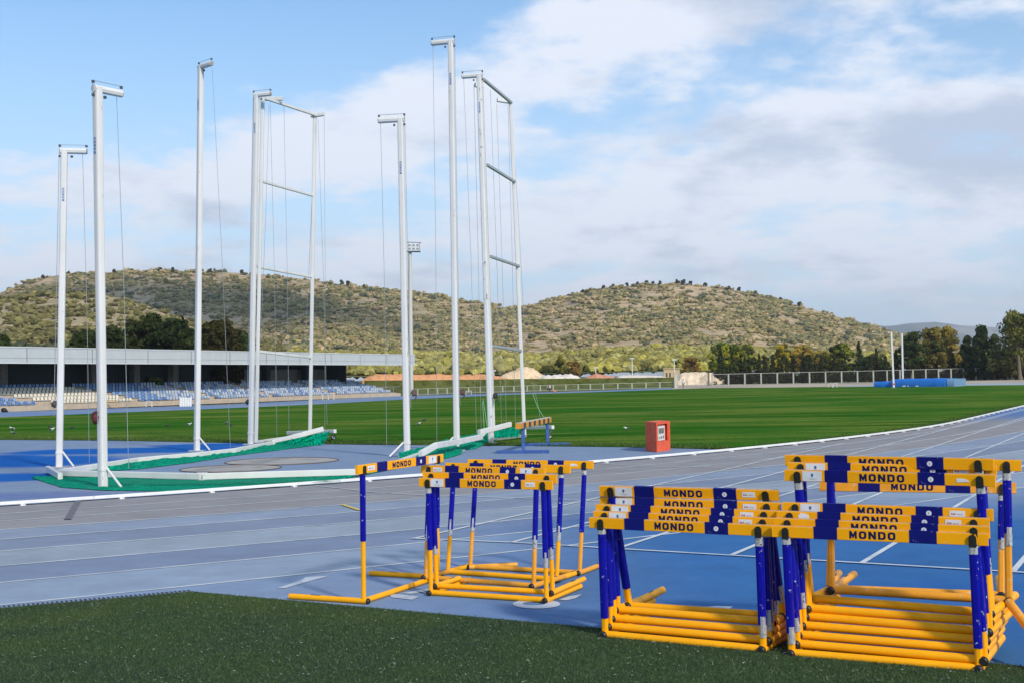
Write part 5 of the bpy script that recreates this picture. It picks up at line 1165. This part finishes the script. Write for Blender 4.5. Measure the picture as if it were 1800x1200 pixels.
# low dark undergrowth behind the wire fence
def under(n, u0, u1, ybase, hmax, col, name, label, seed=1, leaf=.10):
    r_ = np.random.default_rng(seed); cents = []; rads = []; cols = []
    for i in range(n):
        u = r_.uniform(u0, u1); y = ybase+r_.uniform(-2, 5); p = WD(u, 660, y); z = r_.uniform(.1, hmax); cents.append((p.x, p.y, z)); rads.append(r_.uniform(.25, .6)); cols.append(np.array(col[int(r_.integers(len(col)))])*r_.uniform(.7, 1.2))
    V, Fq, K = leaf_cloud(cents, rads, 60, leaf, cols, r_, .8); o = npmesh(name, V, Fq, m_leaf, cols=K, kind='stuff'); return tag(o, label, 'undergrowth')
under(620, 1256, 1900, 224, 2.2, [(.035, .038, .020), (.050, .048, .025), (.060, .046, .026)], 'undergrowth', 'dark tangled undergrowth at the foot of the trees behind the wire fence')
under(500, 1256, 1900, 236, 5.0, [(.055, .070, .022), (.080, .092, .028), (.10, .10, .035)], 'thicket', 'dark thicket of foliage filling the gaps between the far trees', 5, .15)
# lone trees and plants in the middle distance
for i, (u, v, w, y, c, c2, lab) in enumerate([(985, 624, 26, 258, (.22, .20, .03), (.06, .07, .02), 'yellow green tree rising behind the white earth heaps, left of the golden one'), (1006, 632, 30, 260, (.33, .21, .05), (.2, .13, .04), 'golden brown tree behind the white earth heaps'), (1211, 626, 36, 252, (.36, .24, .05), (.24, .15, .04), 'golden orange tree behind the gate pillar')]):
    tree_px('broadleaf_tree', lab, 'lone trees beyond the site', u, v, w, y, 'round', c, c2, 200+i, leaf=.2, ncl=40, per=60, trunk_vis=.08)
# pines that stand out on the skyline
sk = [(75, 487), (120, 479), (200, 474), (232, 474), (282, 470), (303, 471), (370, 473), (425, 475), (601, 493), (612, 495), (640, 503), (1024, 512), (1060, 504), (1078, 501), (1103, 499), (1120, 497), (1137, 494), (1148, 496), (1160, 497), (1190, 491), (1201, 492), (1214, 495), (1240, 501), (1281, 507), (1300, 505), (1327, 513), (1372, 523), (1405, 534)]
for i, (u, v) in enumerate(sk):
    p0 = hill_pt(u, .985, RIDGE, 270, 900, 657, 3); t = WD(u, v, p0.y); H = max(3.0, t.z-p0.z); side = 'left part' if u < 500 else ('middle' if u < 800 else 'right hill')
    rank = [q for q in sk if (q[0] < 500) == (u < 500) and (500 <= q[0] < 800) == (500 <= u < 800)].index((u, v))+1
    ordn = ['first', 'second', 'third', 'fourth', 'fifth', 'sixth', 'seventh', 'eighth', 'ninth', 'tenth', 'eleventh', 'twelfth', 'thirteenth', 'fourteenth', 'fifteenth', 'sixteenth', 'seventeenth', 'eighteenth'][rank-1]
    tree('skyline_pine', f'{ordn} small pine from the left on the skyline of the {side}', 'pines on the skyline', p0, H, H*1.1, 'pine', (.085, .095, .05), (.05, .06, .035), 300+i, leaf=.5, ncl=10, per=26)

# ------------------------------------------------------------------ earth heaps, site walls, lamps beyond the bank
def heap(name, label, cat, prof, y, depth, col, seed, group=None):
    """prof: list of (u, vtop); a rounded ridge of loose earth"""
    us = [p[0] for p in prof]; V = []; Fq = []; n, m_ = 60, 14; o3 = WD((us[0]+us[-1])/2, 660, y); o3.z = 0
    for i in range(n+1):
        u = us[0]+(us[-1]-us[0])*i/n; v = interp(prof, u); t = WD(u, v, y)
        for j in range(m_+1):
            s = -1+2*j/m_; w = fbm(u*.15, s*2, seed); z = max(-.05, t.z*(1-abs(s)**1.7)*(1+.05*w)+.08*w*(1-abs(s))); V.append((t.x-o3.x, s*depth+.4*w, z))
    for i in range(n):
        for j in range(m_): Fq.append((i*(m_+1)+j, i*(m_+1)+j+1, (i+1)*(m_+1)+j+1, (i+1)*(m_+1)+j))
    mb = MB(); mb.add(V, Fq, True); o = mb.build(name, ground_mat('loose_earth_'+str(seed), col, [(tuple(x*.75 for x in col), .9, (1, 1, 1), .5, .62, seed)], bump=.6, bscale=2.5, speck=.12), None, o3); return tag(o, label, cat, group)
GH = 'heaps of earth on the building site'
heap('earth_heap', 'long orange earth heap behind the grass bank at left', 'earth heap', [(640, 664), (660, 657), (700, 656.5), (740, 658), (770, 656.5), (800, 658.5), (850, 657), (875, 660), (900, 668)], 233, 5, (.68, .33, .16), 1, GH)
heap('earth_heap', 'tall pale cream conical heap of sand beside the right cage gate', 'earth heap', [(868, 668), (885, 657), (900, 652), (912, 646), (922, 643.5), (932, 645), (942, 650), (955, 658), (962, 666)], 240, 4, (.72, .55, .36), 2, GH)
heap('earth_heap', 'low white heap right of the tall cream one', 'earth heap', [(940, 668), (955, 659.5), (975, 658), (990, 657.5), (1003, 656.5), (1015, 660), (1024, 667)], 236, 4, (.74, .66, .58), 3, GH)
heap('earth_heap', 'whitish flat heap in front of the small cream house', 'earth heap', [(1075, 667), (1090, 659.5), (1110, 658.5), (1140, 659), (1165, 660), (1180, 667)], 240, 4, (.68, .60, .52), 4, GH)
heap('earth_heap', 'reddish rubble heap between the white heaps', 'earth heap', [(1020, 667), (1035, 660), (1048, 655.5), (1060, 658), (1080, 662), (1095, 667)], 238, 3, (.56, .27, .17), 5, GH)
heap('earth_heap', 'pale sandy heap seen through the gate bars', 'earth heap', [(1188, 664), (1196, 655), (1215, 653.5), (1235, 653.5), (1250, 654), (1262, 660), (1275, 668)], 228, 3, (.70, .57, .42), 6, GH)
hb3 = WD(1180, 668, 246); hb3.z = 0
house = empty('site_house', hb3, 'small cream house with dark window openings beyond the heaps', 'house', rot=(0, 0, -.1))
kk = 246/F; top_ = WD(1180, 646.5, 246).z
mb = MB(); mb.box(-13*kk, 15*kk, 0, 3, 0, top_-.15); mb.build('wall', mat('house_cream', (.55, .42, .24), .85, var=.08), house)
mb = MB(); mb.box(-14*kk, 16*kk, -.15, 3.15, top_-.15, top_); mb.build('roof', mat('house_edge', (.58, .45, .28), .8), house)
for x in (-8, -2): mb = MB(); mb.box((x-1.3)*kk, (x+1.3)*kk, -.03, .1, top_*.45, top_*.72); mb.build('window', mat('opening_dark', (.06, .05, .05), .8), house)
for i, (u, v, y, lab) in enumerate([(868, 651, 236, 'thin pale post beside the right cage post, beyond the orange heap'), (1185, 632, 232, 'white street lamp with flat head above the cream house'), (1047, 646, 240, 'small white lamp post above the reddish rubble'), (1111, 630, 244, 'thin tall lamp post against the olive bushes')]):
    t = WD(u, v, y); r = empty('street_lamp', (t.x, t.y, 0), lab, 'street lamp', 'thin lamp posts on the site'); mb = MB(); mb.tube([(0, 0, 0), (0, 0, t.z)], [.10, .07], 7); mb.build('pole', m_wf, r)
    mb = MB(); mb.box(-.42, .42, -.15, .15, t.z-.04, t.z+.12, 0); mb.build('lamp_head', m_wf, r)
fence('site_fence', [(655, 671.0), (870, 667.5), (1060, 664.5)], [1.6, 1.65, 1.7], 'thin wire site fence in front of the orange earth heap', mat('site_rust', (.30, .16, .10), .7), 9.0, post_w=.09, rail=.03)
cage_top_fence = None
# fence on the hillside above the stand roof

# two low clouds high up behind the camera's right shoulder; they shade the dark part of the left hill
def cloud(center, rx, ry, rz, seed, label=None):
    mb = MB(); V = []; Fq = []; nu, nv = 48, 20
    for j in range(nv+1):
        t = math.pi*j/nv
        for i in range(nu):
            p = 2*math.pi*i/nu; d = Vector((math.sin(t)*math.cos(p), math.sin(t)*math.sin(p), math.cos(t))); q = 1+.35*fbm(d.x*2+seed, d.y*2, d.z*2)
            V.append((d.x*rx*q, d.y*ry*q, max(-.25*rz, d.z*rz*q)))
    for j in range(nv):
        for i in range(nu): Fq.append((j*nu+i, (j+1)*nu+i, (j+1)*nu+(i+1) % nu, j*nu+(i+1) % nu))
    mb.add(V, Fq, True); return mb.build('cloud', mat('cloud_white', (.9, .9, .92), 1.0), None, center, kind='structure')
def shade_at(u, t, h):
    p = hill_pt(u, t, RIDGE, 270, 900, 657, 3); k = (h-p.z)/_sd.z; return p+_sd*k
cloud(shade_at(215, .60, 620), 150, 150, 40, 2)

# thin haze of the far air
hm = bpy.data.materials.new('haze'); hm.use_nodes = True; ht_ = hm.node_tree; ht_.nodes.clear(); ho = ht_.nodes.new('ShaderNodeOutputMaterial'); pvn = ht_.nodes.new('ShaderNodeVolumePrincipled')
pvn.inputs['Color'].default_value = (.80, .88, 1.0, 1); pvn.inputs['Density'].default_value = 1.3e-4; pvn.inputs['Anisotropy'].default_value = 0.1; ht_.links.new(pvn.outputs[0], ho.inputs['Volume'])
MB().box(-9300, 9300, -9300, 9300, -1.1, 420).build('haze', hm, kind='stuff')
